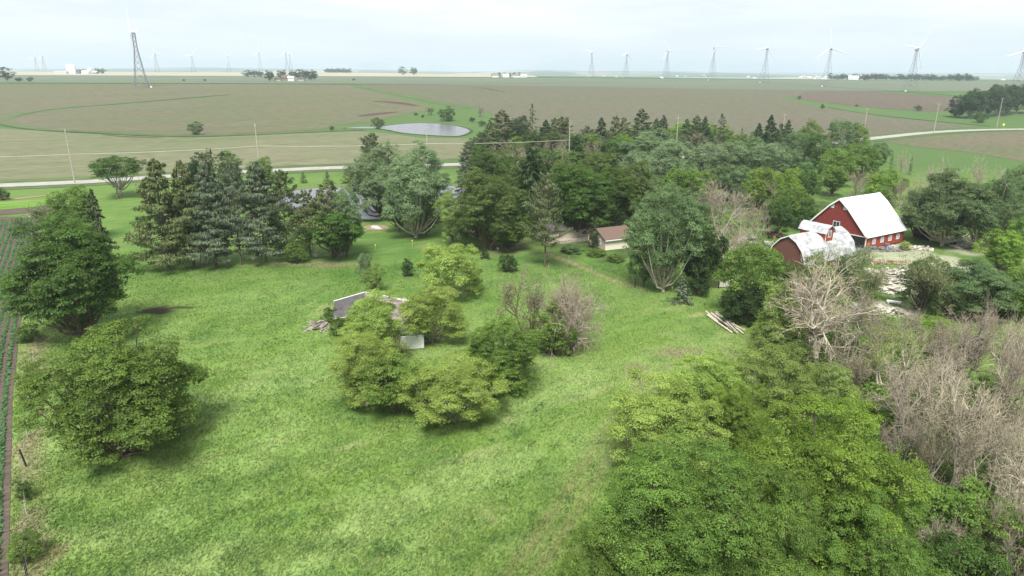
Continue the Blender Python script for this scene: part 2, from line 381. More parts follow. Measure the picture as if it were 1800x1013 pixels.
def strip(name, pts, width, m, lift, step=8, sm=2, **props):
    p = dens(smooth_pts(pts, sm, False), step, False); A = np.array(p); T = np.gradient(A, axis=0); T /= np.linalg.norm(T, axis=1)[:, None] + 1e-9
    Nn = np.stack([-T[:, 1], T[:, 0]], 1); w = np.interp(np.linspace(0, 1, len(A)), np.linspace(0, 1, len(width)), width) if isinstance(width, (list, tuple)) else np.full(len(A), width)
    w = w * (1 + .0 * A[:, 0]); cols = []
    for s_ in (-.5, -.25, 0, .25, .5):
        q = A + Nn * (w * s_)[:, None]; cols.append(np.column_stack([q, height(q[:, 0], q[:, 1]) + lift]))
    V = np.stack(cols, 1).reshape(-1, 3); n = len(A); idx = np.arange(n * 5).reshape(n, 5)
    Q = np.stack([idx[:-1, 1:].ravel(), idx[:-1, :-1].ravel(), idx[1:, :-1].ravel(), idx[1:, 1:].ravel()], 1)
    me = mesh_from(name, V, quads=Q[:, ::-1], smooth=True); me.update()
    if me.polygons[0].normal.z < 0: me.flip_normals()
    return obj(name, me, m, kind='structure', **props)
FA = R(30)   # bearing of the road and of the crop lines
def fieldmat(name, c1, c2, c3, along=.004, across=.05, fine=.9, rot=-FA):
    c1, c2, c3 = [tuple(v * .92 for v in q) for q in (c1, c2, c3)]
    m = bpy.data.materials.new(name); m.use_nodes = True; t = m.node_tree; b = t.nodes['Principled BSDF']; b.inputs['Roughness'].default_value = .95; b.inputs['Specular IOR Level'].default_value = .05
    geo = N(t, 'ShaderNodeNewGeometry'); l = t.links.new
    mp = N(t, 'ShaderNodeMapping'); mp.inputs['Rotation'].default_value = (0, 0, rot); l(geo.outputs['Position'], mp.inputs[0])
    m1 = N(t, 'ShaderNodeVectorMath', operation='MULTIPLY'); m1.inputs[1].default_value = (along, across, 0); l(mp.outputs[0], m1.inputs[0])
    n1 = N(t, 'ShaderNodeTexNoise'); n1.inputs['Scale'].default_value = 1; n1.inputs['Detail'].default_value = 5; n1.inputs['Roughness'].default_value = .6; l(m1.outputs[0], n1.inputs['Vector'])
    m2 = N(t, 'ShaderNodeVectorMath', operation='MULTIPLY'); m2.inputs[1].default_value = (.12, fine, 0); l(mp.outputs[0], m2.inputs[0])
    n2 = N(t, 'ShaderNodeTexNoise'); n2.inputs['Scale'].default_value = 1; n2.inputs['Detail'].default_value = 3; l(m2.outputs[0], n2.inputs['Vector'])
    n3 = N(t, 'ShaderNodeTexNoise'); n3.inputs['Scale'].default_value = .006; n3.inputs['Detail'].default_value = 4; l(geo.outputs['Position'], n3.inputs['Vector'])
    c = N(t, 'ShaderNodeValToRGB'); c.color_ramp.elements[0].position = .4; c.color_ramp.elements[1].position = .62; c.color_ramp.elements[0].color = rgb(c1); c.color_ramp.elements[1].color = rgb(c2); l(n1.outputs['Fac'], c.inputs[0])
    r3 = N(t, 'ShaderNodeMapRange'); r3.inputs['From Min'].default_value = .48; r3.inputs['From Max'].default_value = .66; r3.inputs['To Max'].default_value = .5; l(n3.outputs['Fac'], r3.inputs['Value'])
    mx = N(t, 'ShaderNodeMix', data_type='RGBA'); mx.inputs[7].default_value = rgb(c3); l(r3.outputs[0], mx.inputs[0]); l(c.outputs[0], mx.inputs[6])
    r2 = N(t, 'ShaderNodeMapRange'); r2.inputs['From Min'].default_value = .3; r2.inputs['From Max'].default_value = .7; r2.inputs['To Min'].default_value = .68; r2.inputs['To Max'].default_value = 1.32; l(n2.outputs['Fac'], r2.inputs['Value'])
    v = N(t, 'ShaderNodeVectorMath', operation='SCALE'); l(mx.outputs[2], v.inputs[0]); l(r2.outputs[0], v.inputs['Scale']); l(v.outputs[0], b.inputs['Base Color'])
    return m
M_near = fieldmat('stubble_with_young_corn', (0.180, 0.172, 0.110), (0.136, 0.154, 0.075), (0.106, 0.141, 0.057), .006, .09)
M_mid = fieldmat('young_crop_on_brown_soil', (0.145, 0.123, 0.084), (0.114, 0.128, 0.063), (0.101, 0.119, 0.057), .003, .03)
M_big = fieldmat('young_crop_on_wide_field', (.128, .117, .083), (.112, .124, .068), (.132, .104, .080), .002, .02)
M_brown = fieldmat('bare_brown_soil', (.122, .096, .074), (.108, .098, .066), (.135, .108, .084), .004, .05)
M_green = fieldmat('green_crop_far', (.125, .150, .100), (.140, .160, .108), (.110, .138, .092), .002, .01)
M_stub = fieldmat('pale_stubble', (.40, .37, .27), (.34, .32, .23), (.28, .29, .19), .002, .01)
M_strip = fieldmat('grass_strip', (.088, .124, .050), (.104, .142, .060), (.074, .106, .044), .05, .05)
M_dstrip = fieldmat('dark_grass_strip', (.042, .078, .026), (.055, .095, .032), (.045, .075, .028), .05, .05)
M_soil = fieldmat('dark_wet_soil', (.085, .060, .048), (.075, .055, .042), (.095, .070, .055), .05, .2)
M_hay = fieldmat('mown_bright_grass', (.125, .225, .040), (.155, .255, .052), (.11, .20, .04), .03, .15)
M_cropsoil = fieldmat('row_crop_soil', (.120, .094, .076), (.100, .080, .064), (.135, .108, .086), .1, .8, 3)
M_gravel = mat('gravel_road', (.36, .345, .31), (.28, .265, .235), .35, coords='Object')
M_pathm = mat('worn_soil', (.26, .19, .12), (.20, .15, .09), .8)
def water(name, col):
    m = bpy.data.materials.new(name); m.use_nodes = True; t = m.node_tree; b = t.nodes['Principled BSDF']
    b.inputs['Base Color'].default_value = rgb(col); b.inputs['Roughness'].default_value = .22; b.inputs['IOR'].default_value = 1.33; b.inputs['Specular IOR Level'].default_value = .5
    geo = N(t, 'ShaderNodeNewGeometry'); nz = N(t, 'ShaderNodeTexNoise'); nz.inputs['Scale'].default_value = .9; nz.inputs['Detail'].default_value = 4
    mp = N(t, 'ShaderNodeMapping'); mp.inputs['Scale'].default_value = (.5, 1.6, 1); bp = N(t, 'ShaderNodeBump'); bp.inputs['Strength'].default_value = .5; bp.inputs['Distance'].default_value = .12
    l = t.links.new; l(geo.outputs['Position'], mp.inputs[0]); l(mp.outputs[0], nz.inputs['Vector']); l(nz.outputs['Fac'], bp.inputs['Height']); l(bp.outputs[0], b.inputs['Normal'])
    return m
M_water = water('pond_water', (.125, .125, .138))
M_shore = mat('muddy_shore', (.13, .10, .06), (.08, .07, .04), .5)

near_field = P((-60, 322), (0, 318), (160, 311), (320, 302), (500, 292), (640, 287), (800, 280), (900, 272), (960, 262), (930, 250), (838, 244), (740, 243), (680, 235), (620, 231), (540, 234), (450, 238), (340, 242), (250, 240), (150, 235), (60, 230), (-60, 222))
sheet('near_field', near_field, M_near, .08)
mid_field = P((-60, 207), (0, 215), (60, 228), (150, 232), (250, 237), (340, 239), (450, 234), (560, 228), (600, 220), (650, 214), (700, 204), (745, 195), (752, 186), (700, 172), (640, 158), (600, 149), (300, 149), (0, 149), (-60, 149))
sheet('mid_field', mid_field, M_mid, .08)
big_field = P((628, 150), (660, 158), (720, 169), (790, 184), (850, 192), (870, 205), (870, 232), (1000, 262), (1240, 272), (1380, 262), (1480, 247), (1560, 238), (1640, 228), (1725, 223),
              (1600, 211), (1500, 197), (1450, 190), (1400, 180), (1370, 172), (1420, 168), (1440, 157), (1400, 151), (1320, 145), (1200, 144), (1000, 147), (800, 149))
sheet('big_field', big_field, M_big, .08)
sheet('ridge_field', P((1395, 173), (1440, 156), (1500, 158), (1560, 163), (1640, 168), (1700, 172), (1740, 178), (1690, 192), (1640, 197), (1560, 192), (1500, 187), (1440, 180)), M_brown, .10)
sheet('roadside_field', P((1550, 249), (1640, 240), (1740, 234), (1860, 231), (1860, 290), (1800, 284), (1700, 268), (1600, 257)), M_mid, .08)
sheet('green_ridge_field', [(-1500, 905), (-400, 905), (100, 915), (500, 930), (800, 940), (1400, 960), (1500, 1650), (300, 1560), (-1500, 1560)], M_green, .15, 60)
sheet('stubble_field', [(-2600, 1620), (-1000, 1600), (-200, 1620), (60, 1700), (60, 2450), (-2600, 2500)], M_stub, .3, 90)
# grassed waterways, terraces and field margins
strip('grass_waterway', P((-60, 215), (0, 216), (40, 225), (100, 229), (180, 233), (260, 237.5), (340, 240), (450, 236), (540, 232), (600, 229)), [11, 10, 9, 9, 10, 12], M_strip, .16)
strip('field_terrace', P((2, 214), (30, 203), (60, 196), (110, 189), (200, 183), (260, 178), (320, 173), (400, 167)), [8, 9, 9, 9, 8, 6], M_strip, .16)
strip('terrace_bank', P((30, 204.5), (60, 197.5), (110, 190.5), (200, 184), (260, 179), (320, 174), (405, 166.5)), [2, 3, 4, 5, 5], M_dstrip, .19)
strip('waterway_bank', P((0, 219), (40, 227), (100, 231.5), (180, 235.5), (260, 239.5), (340, 241.5), (450, 237.5), (540, 233.5), (640, 229)), [2, 3, 3, 2.5, 3], M_dstrip, .19)
strip('ditch_margin', P((620, 151), (660, 160), (720, 170), (780, 182), (830, 190)), [3, 6, 12, 18], M_strip, .16)
strip('ridge_margin', P((-60, 147), (200, 147), (450, 147.5), (620, 149), (850, 148), (1100, 144.5)), 8, M_dstrip, .2, 20)
strip('slope_margin', P((1130, 143), (1290, 142), (1400, 149), (1500, 156), (1600, 163), (1700, 170)), 7, M_dstrip, .2, 20)
strip('lower_margin', P((1455, 189), (1500, 197), (1560, 205), (1640, 213), (1740, 222)), [2, 3, 4, 4], M_dstrip, .16)
for q in (((735, 187), (700, 181), (655, 178)), ((700, 197), (660, 201), (630, 205))):
    strip('wet_soil_streak', P(*q), [2, 13, 3], M_soil, .15)
strip('wet_soil_streak', P((180, 237.5), (230, 241.5), (290, 242.5)), [1, 5, 1], M_soil, .13)
strip('wet_soil_streak', P((1080, 152.5), (1120, 151.5), (1160, 152)), [2, 14, 2], M_big, .13)
strip('wet_soil_streak', P((890, 163), (860, 157), (830, 153)), [1, 6, 1], M_dstrip, .13)
sheet('mown_grass', P((-60, 372), (0, 369), (60, 365), (98, 359), (98, 347), (50, 352), (0, 356), (-60, 358)), M_hay, .07, 3, 1)
sheet('headland_soil', P((-60, 384), (0, 379), (60, 374), (90, 370), (95, 362), (50, 366), (0, 370), (-60, 374)), M_cropsoil, .10, 3)
strip('dirt_track', P((-20, 352), (20, 351), (50, 347.5), (85, 344)), [3, 3.5, 3, 1], M_pathm, .09)
road_pts = P((-130, 333), (0, 327), (100, 323), (165, 320), (320, 309), (500, 299), (640, 294), (800, 290), (1000, 285), (1200, 277), (1390, 262), (1480, 250), (1560, 241), (1640, 232.5), (1740, 228), (1860, 227.5))
strip('road_verge', road_pts, 21, M_strip, .13, 10)
strip('gravel_road', road_pts, 8.8, M_gravel, .22, 6)
# ponds
far_pond = P((597, 226.5), (640, 223), (665, 224.5), (690, 220), (730, 217), (770, 217.5), (805, 222), (830, 230), (815, 238), (800, 240.5), (760, 238.5), (710, 235), (675, 227), (640, 226.5))
near_pond = P((478, 352), (515, 336), (560, 331), (620, 329), (700, 327), (770, 326), (815, 330), (828, 348), (806, 368), (760, 378), (700, 386), (640, 387), (590, 382), (540, 372), (500, 366))
lv = h1(*far_pond[6][:2])
sheet('pond', far_pond, M_water, .22, 8, 2)
sheet('pond', near_pond, M_water, .22, 6, 2)
def ring(pts, w, name, m, lift):
    q = smooth_pts(pts, 2); q.append(q[0]); strip(name, [Vector((a, b, 0)) for a, b in q], w, m, lift, 5, 0)
ring(far_pond, 5, 'pond_shore', M_dstrip, .18); ring(near_pond, 3, 'pond_shore', M_shore, .18)

# ------------------------------------------------------------------ row crop on the left
row_base = P((-2, 1060), (8, 850), (13, 700), (27, 580), (52, 470), (62, 420), (66, 382))
rb = np.array([(p.x, p.y) for p in row_base])
poly = [(p.x + .6, p.y) for p in row_base] + [(-190, rb[-1][1] + 3), (-190, 30)]
sheet('crop_field', [Vector((a, b, 0)) for a, b in poly], M_cropsoil, .06, 3)
def rows():
    C = []; tn = []
    base = np.array(dens(smooth_pts(row_base, 3, False), .3, False)); T = np.gradient(base, axis=0); T /= np.linalg.norm(T, axis=1)[:, None]; Nn = np.stack([-T[:, 1], T[:, 0]], 1)
    for k in range(46):
        q = base + Nn * (1.05 * k + .3)
        yy = q[:, 1]; keep = (yy < rb[-1][1] + 1)
        px = 900 + FPX * q[:, 0] / (q[:, 1] * math.cos(PITCH) + CAM_H * math.sin(PITCH)); keep &= (px > -40)
        q = q[keep]
        if len(q) < 5: continue
        for j in range(5):
            C.append(np.column_stack([q + rng.normal(0, .10, q.shape), height(q[:, 0], q[:, 1]) + .12 + rng.uniform(0, .18, len(q))])); tn.append(rng.random(len(q)))
    return np.concatenate(C), np.concatenate(tn)
def leaf_cards(C, nrm, size, elong=None, edir=None, asp=.62):
    n = len(C); size = np.broadcast_to(size, (n,))[:, None]
    nrm = nrm / (np.linalg.norm(nrm, axis=1)[:, None] + 1e-9)
    t_ = edir if edir is not None else rng.normal(size=(n, 3))
    t_ = t_ - nrm * np.sum(t_ * nrm, 1)[:, None]; t_ /= np.linalg.norm(t_, axis=1)[:, None] + 1e-9
    b_ = np.cross(nrm, t_)
    if elong is None: elong = 1.0
    bend = nrm * size * .22
    V = np.stack([C - t_ * size * elong * .5 - bend, C + b_ * size * asp * .5, C + t_ * size * elong * .5 - bend, C - b_ * size * asp * .5], 1).reshape(-1, 3)
    return V, np.arange(4 * n).reshape(n, 4)
C, tn = rows()
V, Q = leaf_cards(C, np.array([0, -.15, 1.0]) + rng.normal(0, .45, C.shape), rng.uniform(.34, .60, len(C)))
obj('crop_rows', mesh_from('crop_rows', V, quads=Q, attr={'tint': ('FACE', tn)}), leafmat('row_crop_leaves', (.075, .165, .060), (.14, .28, .11)), kind='stuff', label='rows of young dark green crop curving over bare soil at the left edge', category='crop')

# ------------------------------------------------------------------ grass: standing tufts on the meadow
M_gtuft = bpy.data.materials.new('grass_tuft'); M_gtuft.use_nodes = True
t = M_gtuft.node_tree; t.nodes.clear(); o_ = N(t, 'ShaderNodeOutputMaterial'); a_ = N(t, 'ShaderNodeAttribute', attribute_name='gcol'); d_ = N(t, 'ShaderNodeBsdfDiffuse'); tr_ = N(t, 'ShaderNodeBsdfTranslucent'); m_ = N(t, 'ShaderNodeMixShader'); m_.inputs[0].default_value = .3
t.links.new(a_.outputs['Color'], d_.inputs[0]); t.links.new(a_.outputs['Color'], tr_.inputs[0]); t.links.new(d_.outputs[0], m_.inputs[1]); t.links.new(tr_.outputs[0], m_.inputs[2]); t.links.new(m_.outputs[0], o_.inputs[0])
def tufts(n, ylo, yhi, hgt, wid, name, label):
    # denser close by, where each tuft shows larger
    y = ylo * (yhi / ylo) ** rng.random(n * 2); x = rng.uniform(-.82, .82, n * 2) * (y + 10)
    soil = inside(x, y, poly) | (soft(x, y, B_burn, 9, .35, .7) > .3) | (soft(x, y, B_yard, 10) > .3)
    clump = fbm(x, y, 2.6, 2, 11)
    keep = ~soil & (rng.random(len(x)) < (.45 + .55 * S((clump - .25) * 3.2))) & (rng.random(len(x)) < 1 - .7 * soft(x, y, B_wood, 8))
    x = x[keep][:n]; y = y[keep][:n]; k = len(x)
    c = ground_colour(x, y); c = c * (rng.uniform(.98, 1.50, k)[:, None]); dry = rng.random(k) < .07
    c[dry] = c[dry] * .4 + np.array([.32, .30, .15]) * .6
    z = height(x, y); hh = hgt * rng.uniform(.5, 1.3, k); ww = wid * rng.uniform(.6, 1.4, k)
    ang = rng.uniform(0, 2 * math.pi, k); lean = np.stack([.55 + rng.normal(0, .35, k), .15 + rng.normal(0, .35, k)], 1) * hh[:, None]
    dx = np.cos(ang) * ww / 2; dy = np.sin(ang) * ww / 2
    V = np.stack([np.stack([x - dx, y - dy, z - .03], 1), np.stack([x + dx, y + dy, z - .03], 1), np.stack([x + dx * .3 + lean[:, 0], y + dy * .3 + lean[:, 1], z + hh], 1), np.stack([x - dx * .5 + lean[:, 0] * .7, y - dy * .5 + lean[:, 1] * .7, z + hh * .8], 1)], 1).reshape(-1, 3)
    obj(name, mesh_from(name, V, quads=np.arange(4 * k).reshape(k, 4), attr={'gcol': ('FACE', np.concatenate([c, np.ones((k, 1))], 1))}), M_gtuft, kind='stuff', label=label, category='grass')
tufts(290000, 36, 135, .20, .13, 'meadow_grass', 'tall rough meadow grass, bright green with straw coloured patches')

def weeds():
    n = 1500; y = 40 * (140 / 40) ** rng.random(n); x = rng.uniform(-.8, .8, n) * (y + 8); k_ = ~inside(x, y, poly) & (fbm(x, y, 12, 2, 51) > .47); x = x[k_]; y = y[k_]
    m = 16; r_ = rng.uniform(.15, .5, len(x)); c = np.repeat(np.column_stack([x, y, height(x, y) + .12]), m, 0); g = rng.normal(size=c.shape) * np.repeat(r_, m)[:, None]; g[:, 2] = np.abs(g[:, 2]) * .5
    V, Q = leaf_cards(c + g, g * .5 + np.array([0, 0, 1.0]) + rng.normal(0, .4, g.shape), rng.uniform(.10, .24, len(c)))
    obj('meadow_weeds', mesh_from('meadow_weeds', V, quads=Q, attr={'tint': ('FACE', np.repeat(rng.random(len(x)), m) * .5 + rng.random(len(c)) * .5)}), leafmat('broad_weed_leaves', (.055, .115, .035), (.13, .22, .07)), kind='stuff', label='clumps of darker broad leaved weeds scattered through the meadow', category='weeds')
weeds()

# ------------------------------------------------------------------ tree meshes (10 m nominal, then scaled)
def tubes(segs, n=4):
    """segs: list of (a, b, ra, rb)"""
    A = np.array([s[0] for s in segs], float); B = np.array([s[1] for s in segs], float); ra = np.array([s[2] for s in segs]); rb_ = np.array([s[3] for s in segs])
    D = B - A; D /= np.linalg.norm(D, axis=1)[:, None] + 1e-9
    ref = np.where(np.abs(D[:, 2:3]) > .9, np.array([[1.0, 0, 0]]), np.array([[0, 0, 1.0]])); p = np.cross(D, ref); p /= np.linalg.norm(p, axis=1)[:, None] + 1e-9; q = np.cross(D, p)
    vs = []
    for c, r_ in ((A, ra), (B, rb_)):
        for k in range(n):
            a = 2 * math.pi * k / n; vs.append(c + p * (r_ * math.cos(a))[:, None] + q * (r_ * math.sin(a))[:, None])
    V = np.stack(vs, 1).reshape(-1, 3); m = len(A); b0 = np.arange(m)[:, None] * 2 * n
    Q = np.concatenate([b0 + np.array([k, (k + 1) % n, n + (k + 1) % n, n + k]) for k in range(n)], 0)
    return V, Q
def limb(a, b, ra, rb_, k=3, wob=.25):
    a = np.array(a, float); b = np.array(b, float); out = []; prev = a; L_ = np.linalg.norm(b - a)
    for i in range(1, k + 1):
        t_ = i / k; p = a + (b - a) * t_ + np.array([0, 0, -.18 * L_ * math.sin(math.pi * t_)]) + (rng.normal(0, wob * L_ / k * .3, 3) if i < k else 0)
        out.append((prev, p, ra + (rb_ - ra) * (i - 1) / k, ra + (rb_ - ra) * t_)); prev = p
    return out
def norm_pair(name, TV, TQ, CV, CQ, tint, tn_twigs=None):
    allv = CV if len(CV) else TV
    r = np.percentile(np.abs(allv[:, :2]), 98.5); top = np.percentile(allv[:, 2], 99.7)
    s = np.array([5 / r, 5 / r, 10 / top])
    return (mesh_from(name + '_trunk', TV * s, quads=TQ, smooth=True), mesh_from(name + '_crown', CV * s, quads=CQ, attr={'tint': ('FACE', tint)}))
def decid(name, nl, ns, nleaf, ls, zb=.12, sub=.62, lobe=.34, trunks=1, gap=0.0, flat=1.0, upl=.55, shelf=.55, lean=0, fill=.12, zmin=1.75):
    C = []; Nr = []; Tn = []; segs = []
    zc = (zb + 1) / 2 * 10; az = (1 - zb) / 2 * 10
    i = np.arange(nl) + .5; ph = np.arccos(np.clip(1 - zmin * i / nl, -1, 1)); th = math.pi * (1 + 5 ** .5) * i + rng.normal(0, .35, nl)
    d = np.stack([np.sin(ph) * np.cos(th), np.sin(ph) * np.sin(th), np.cos(ph)], 1)
    rad = rng.uniform(.42, .96, nl); lc = d * rad[:, None] * np.array([5, 5, az]) + np.array([0, 0, zc])
    lc[:, 0] += lean * (lc[:, 2] - 5)
    lr = 5 * lobe * rng.uniform(.55, 1.35, nl)
    lt = rng.random(nl)
    for k in range(nl):
        m = int(ns * rng.uniform(.7, 1.2)); v = rng.normal(size=(m * 3, 3)); v /= np.linalg.norm(v, axis=1)[:, None]
        v = v[(v @ d[k] > -.35) & (v[:, 2] > -.75)][:m]; m = len(v)
        sc = lc[k] + v * lr[k] * (rng.uniform(.5, 1.08, m) + (rng.random(m) < .14) * rng.uniform(.1, .5, m))[:, None] * np.array([1, 1, .85 * flat])
        st = rng.random(m)
        nn = rng.poisson(nleaf * (1 - gap), m); rep = np.repeat(np.arange(m), nn); q = len(rep)
        g = rng.normal(size=(q, 3)); g /= np.linalg.norm(g, axis=1)[:, None]; g[:, 2] = np.abs(g[:, 2]) * .8 - .15
        rr = sub * rng.uniform(.5, 1.35, q)[:, None]
        c = sc[rep] + g * rr * np.array([1, 1, shelf])
        C.append(c); Nr.append(g * .5 + np.array([0, 0, upl + .2]) + v[rep] * .45 + rng.normal(0, .38, (q, 3))); Tn.append(lt[k] * .38 + st[rep] * .32 + rng.random(q) * .3)
        a0 = np.array([0, 0, 10 * zb * rng.uniform(.6, 1.0) + 10 * .12 * rng.random()])
        if trunks > 1: a0[:2] = rng.normal(0, .35, 2); a0[2] = 0 if k < trunks else a0[2] * .6
        segs += limb(a0, lc[k], .08 if k % 2 else .14, .03)
        for s_ in sc[:: max(1, m // 4)]: segs.append((lc[k], s_, .03, .01))
    if trunks == 1: segs += [((0, 0, -.1), (.05, 0, 10 * zb * .7), .30, .24), ((.05, 0, 10 * zb * .7), (0, .05, 10 * zb + 2.2), .24, .13)]
    if fill:
        q = int(sum(len(c) for c in C) * fill); g = rng.normal(size=(q, 3)); g /= np.linalg.norm(g, axis=1)[:, None]; c = g * (rng.random(q) ** .5 * .80)[:, None] * np.array([5, 5, az]) + np.array([0, 0, zc])
        C.append(c); Nr.append(g + rng.normal(0, .6, (q, 3)) + np.array([0, 0, .5])); Tn.append(rng.random(q) * .6)  # inner leaves tinted darker, the crown's own shade put into the colour
    C = np.concatenate(C); Nr = np.concatenate(Nr); Tn = np.concatenate(Tn)
    ok = C[:, 2] > .05; C, Nr, Tn = C[ok], Nr[ok], Tn[ok]
    CV, CQ = leaf_cards(C, Nr, ls * rng.uniform(.6, 1.35, len(C)))
    TV, TQ = tubes(segs, 5); return norm_pair(name, TV, TQ, CV, CQ, Tn)
def conifer(name, nb, nc, ls, z0=.06, ex=.85, irr=.18, droop=.25, ends=0.0, w=.10, up=.8, topw=.0):
    C = []; Nr = []; E_ = []; Tn = []; segs = [((0, 0, -.1), (0, 0, 5), .30, .16), ((0, 0, 5), (0, 0, 9.9), .16, .02)]
    for k in range(nb):
        t_ = (k + rng.random()) / nb; t_ = t_ ** .9; z = 10 * (z0 + (1 - z0) * t_); a = k * 2.399 + rng.normal(0, .3)
        Rk = (5 * (1 - t_) ** ex + topw) * max(.3, 1 + rng.normal(0, irr)) + .12
        dirv = np.array([math.cos(a), math.sin(a), 0]); per = np.array([-dirv[1], dirv[0], 0])
        m = max(5, int(nc * (Rk / 5) ** .8)); s_ = rng.uniform(ends, 1.0, m) ** .75
        lat = rng.normal(0, w * 5 * (1.1 - s_ * .55) * max(Rk / 5, .25), m) * 1.6
        zz = z - droop * Rk * s_ + .12 * Rk * s_ ** 3 + rng.normal(0, .07, m)
        c = dirv * (Rk * s_)[:, None] + per * lat[:, None]; c[:, 2] = zz
        C.append(c); Nr.append(np.array([0, 0, up]) + dirv * .35 + rng.normal(0, .42, (m, 3))); E_.append(dirv * 1.0 + per * np.sign(lat)[:, None] * .6 + np.array([0, 0, -.25]) + rng.normal(0, .25, (m, 3)))
        Tn.append(np.full(m, rng.random() * .4) + rng.random(m) * .3 + .3 * s_)
        segs.append(((0, 0, z), dirv * Rk * .85 + np.array([0, 0, z - droop * Rk * .8]), .05, .012))
    C = np.concatenate(C); Nr = np.concatenate(Nr); E_ = np.concatenate(E_); Tn = np.concatenate(Tn)
    ok = C[:, 2] > .02; C, Nr, E_, Tn = C[ok], Nr[ok], E_[ok], Tn[ok]
    CV, CQ = leaf_cards(C, Nr, ls * rng.uniform(.6, 1.3, len(C)), 1.5, E_, .55)
    TV, TQ = tubes(segs, 5); return norm_pair(name, TV, TQ, CV, CQ, Tn)
def bare(name, n0=3, kids=(5, 5, 5, 5, 4), twig=.03, spread=.45, r0=.22, leaves=0, ls=.2, upb=.25, low=0):
    P0 = np.zeros((n0, 3)); P0[:, :2] = rng.normal(0, .25 if n0 > 1 else 0, (n0, 2)); P0[:, 2] = -.1
    D = np.stack([rng.normal(0, spread * .55, n0), rng.normal(0, spread * .55, n0), np.ones(n0)], 1); D /= np.linalg.norm(D, axis=1)[:, None]
    Ln = rng.uniform(3.2, 4.4, n0); Rr = np.full(n0, r0) * rng.uniform(.8, 1.2, n0)
    segs = []; tw = []; tips = None
    for lev in range(len(kids) + 1):
        bend = rng.normal(0, .12, D.shape); mid = P0 + D * (Ln * .5)[:, None] + bend * Ln[:, None] * .25; end = P0 + D * Ln[:, None]
        if lev < len(kids) - 1:
            for a, m_, e, r_ in zip(P0, mid, end, Rr): segs += [(a, m_, r_, r_ * .75), (m_, e, r_ * .75, r_ * .45)]
        else: tw.append((P0, mid, end, Rr))
        if lev == len(kids): tips = end; break
        k = kids[lev]; n = len(P0); f = rng.uniform(.30 if lev else .45, 1.0, (n, k)); f[:, 0] = 1
        base = np.where(f[..., None] < .5, P0[:, None] + (mid - P0)[:, None] * (f * 2)[..., None], mid[:, None] + (end - mid)[:, None] * (f * 2 - 1)[..., None])
        nd = D[:, None] + rng.normal(0, spread * 1.25, (n, k, 3)) + np.array([0, 0, upb * (.6 if lev > 2 else 1)]); nd /= np.linalg.norm(nd, axis=2)[..., None]
        P0 = base.reshape(-1, 3); D = nd.reshape(-1, 3); Ln = (np.repeat(Ln, k) * rng.uniform(.45, .8, n * k)); Rr = np.repeat(Rr, k) * (.45 if lev else .55)
    TV, TQ = tubes(segs, 4)
    V = []; cnt = 0
    for (a, m_, e, r_) in tw:
        w_ = np.maximum(r_, twig)[:, None]; d = e - a; s_ = np.cross(d, rng.normal(size=d.shape)); s_ /= np.linalg.norm(s_, axis=1)[:, None] + 1e-9
        V.append(np.stack([a - s_ * w_ * .5, a + s_ * w_ * .5, m_ + s_ * w_ * .4, m_ - s_ * w_ * .4], 1)); V.append(np.stack([m_ - s_ * w_ * .4, m_ + s_ * w_ * .4, e + s_ * w_ * .12, e - s_ * w_ * .12], 1))
    V = np.concatenate(V).reshape(-1, 3); Q = np.arange(len(V)).reshape(-1, 4)
    r = np.percentile(np.abs(V[:, :2]), 98); top = np.percentile(V[:, 2], 99.6); s = np.array([5 / r, 5 / r, 10 / top])
    ok = V.reshape(-1, 4, 3)[:, :, 2].min(1) > 0.0; Q = Q[ok]
    res = [mesh_from(name + '_trunk', TV * s, quads=TQ), mesh_from(name + '_twigs', V * s, quads=Q)]
    if leaves:
        pk = tips[rng.integers(0, len(tips), leaves)] * s + rng.normal(0, .18, (leaves, 3)); pk = pk[pk[:, 2] > .3]
        LV, LQ = leaf_cards(pk, rng.normal(size=pk.shape) + np.array([0, 0, .6]), ls * rng.uniform(.6, 1.3, len(pk)))
        res.append(mesh_from(name + '_leaves', LV, quads=LQ, attr={'tint': ('FACE', rng.random(len(pk)))}))
    return res
MESH = {}
def variants(key, n, fn): MESH[key] = [fn('%s_%d' % (key, i), i) for i in range(n)]
variants('round_L', 3, lambda n, i: decid(n, 48, 38, 38, .165, .05, .40, .24, shelf=.75, fill=.15))
variants('round_M', 4, lambda n, i: decid(n, 28, 26, 24, .27, .05, .52, .27, shelf=.85, fill=.15))
variants('round_S', 3, lambda n, i: decid(n, 12, 10, 12, .85, .06, 1.0, .38))
variants('huge_L', 2, lambda n, i: decid(n, 62, 60, 44, .105, .0, .28, .215, trunks=5, shelf=1.0, fill=.12, zmin=1.6))
variants('bush_L', 2, lambda n, i: decid(n, 64, 38, 30, .15, -.05, .32, .22, trunks=5, shelf=.75, fill=.15, zmin=1.9))
variants('bush_M', 3, lambda n, i: decid(n, 26, 20, 16, .34, -.05, .5, .29, trunks=4, shelf=.7, zmin=1.85))
variants('loose_L', 3, lambda n, i: decid(n, 40, 30, 44, .155, .02, .46, .23, shelf=.72, upl=.6, fill=.12, zmin=1.85))
variants('loose_M', 3, lambda n, i: decid(n, 24, 22, 28, .24, .05, .55, .26, shelf=.72, upl=.6, fill=.12, zmin=1.85))
variants('plume_L', 2, lambda n, i: decid(n, 48, 36, 34, .18, .03, .42, .23, shelf=1.0, upl=.4))
variants('plume_M', 3, lambda n, i: decid(n, 26, 26, 22, .29, .05, .55, .26, shelf=1.1, upl=.35))
variants('umbrella_M', 1, lambda n, i: decid(n, 26, 24, 20, .28, .40, .5, .27, trunks=6, flat=.7))
variants('fir_L', 3, lambda n, i: conifer(n, 130, 150, .27, .08, .60, .32, .12, .30, .12, .65))
variants('fir_M', 3, lambda n, i: conifer(n, 70, 70, .50, .02, .50, .36, .10, .25, .14, .6))
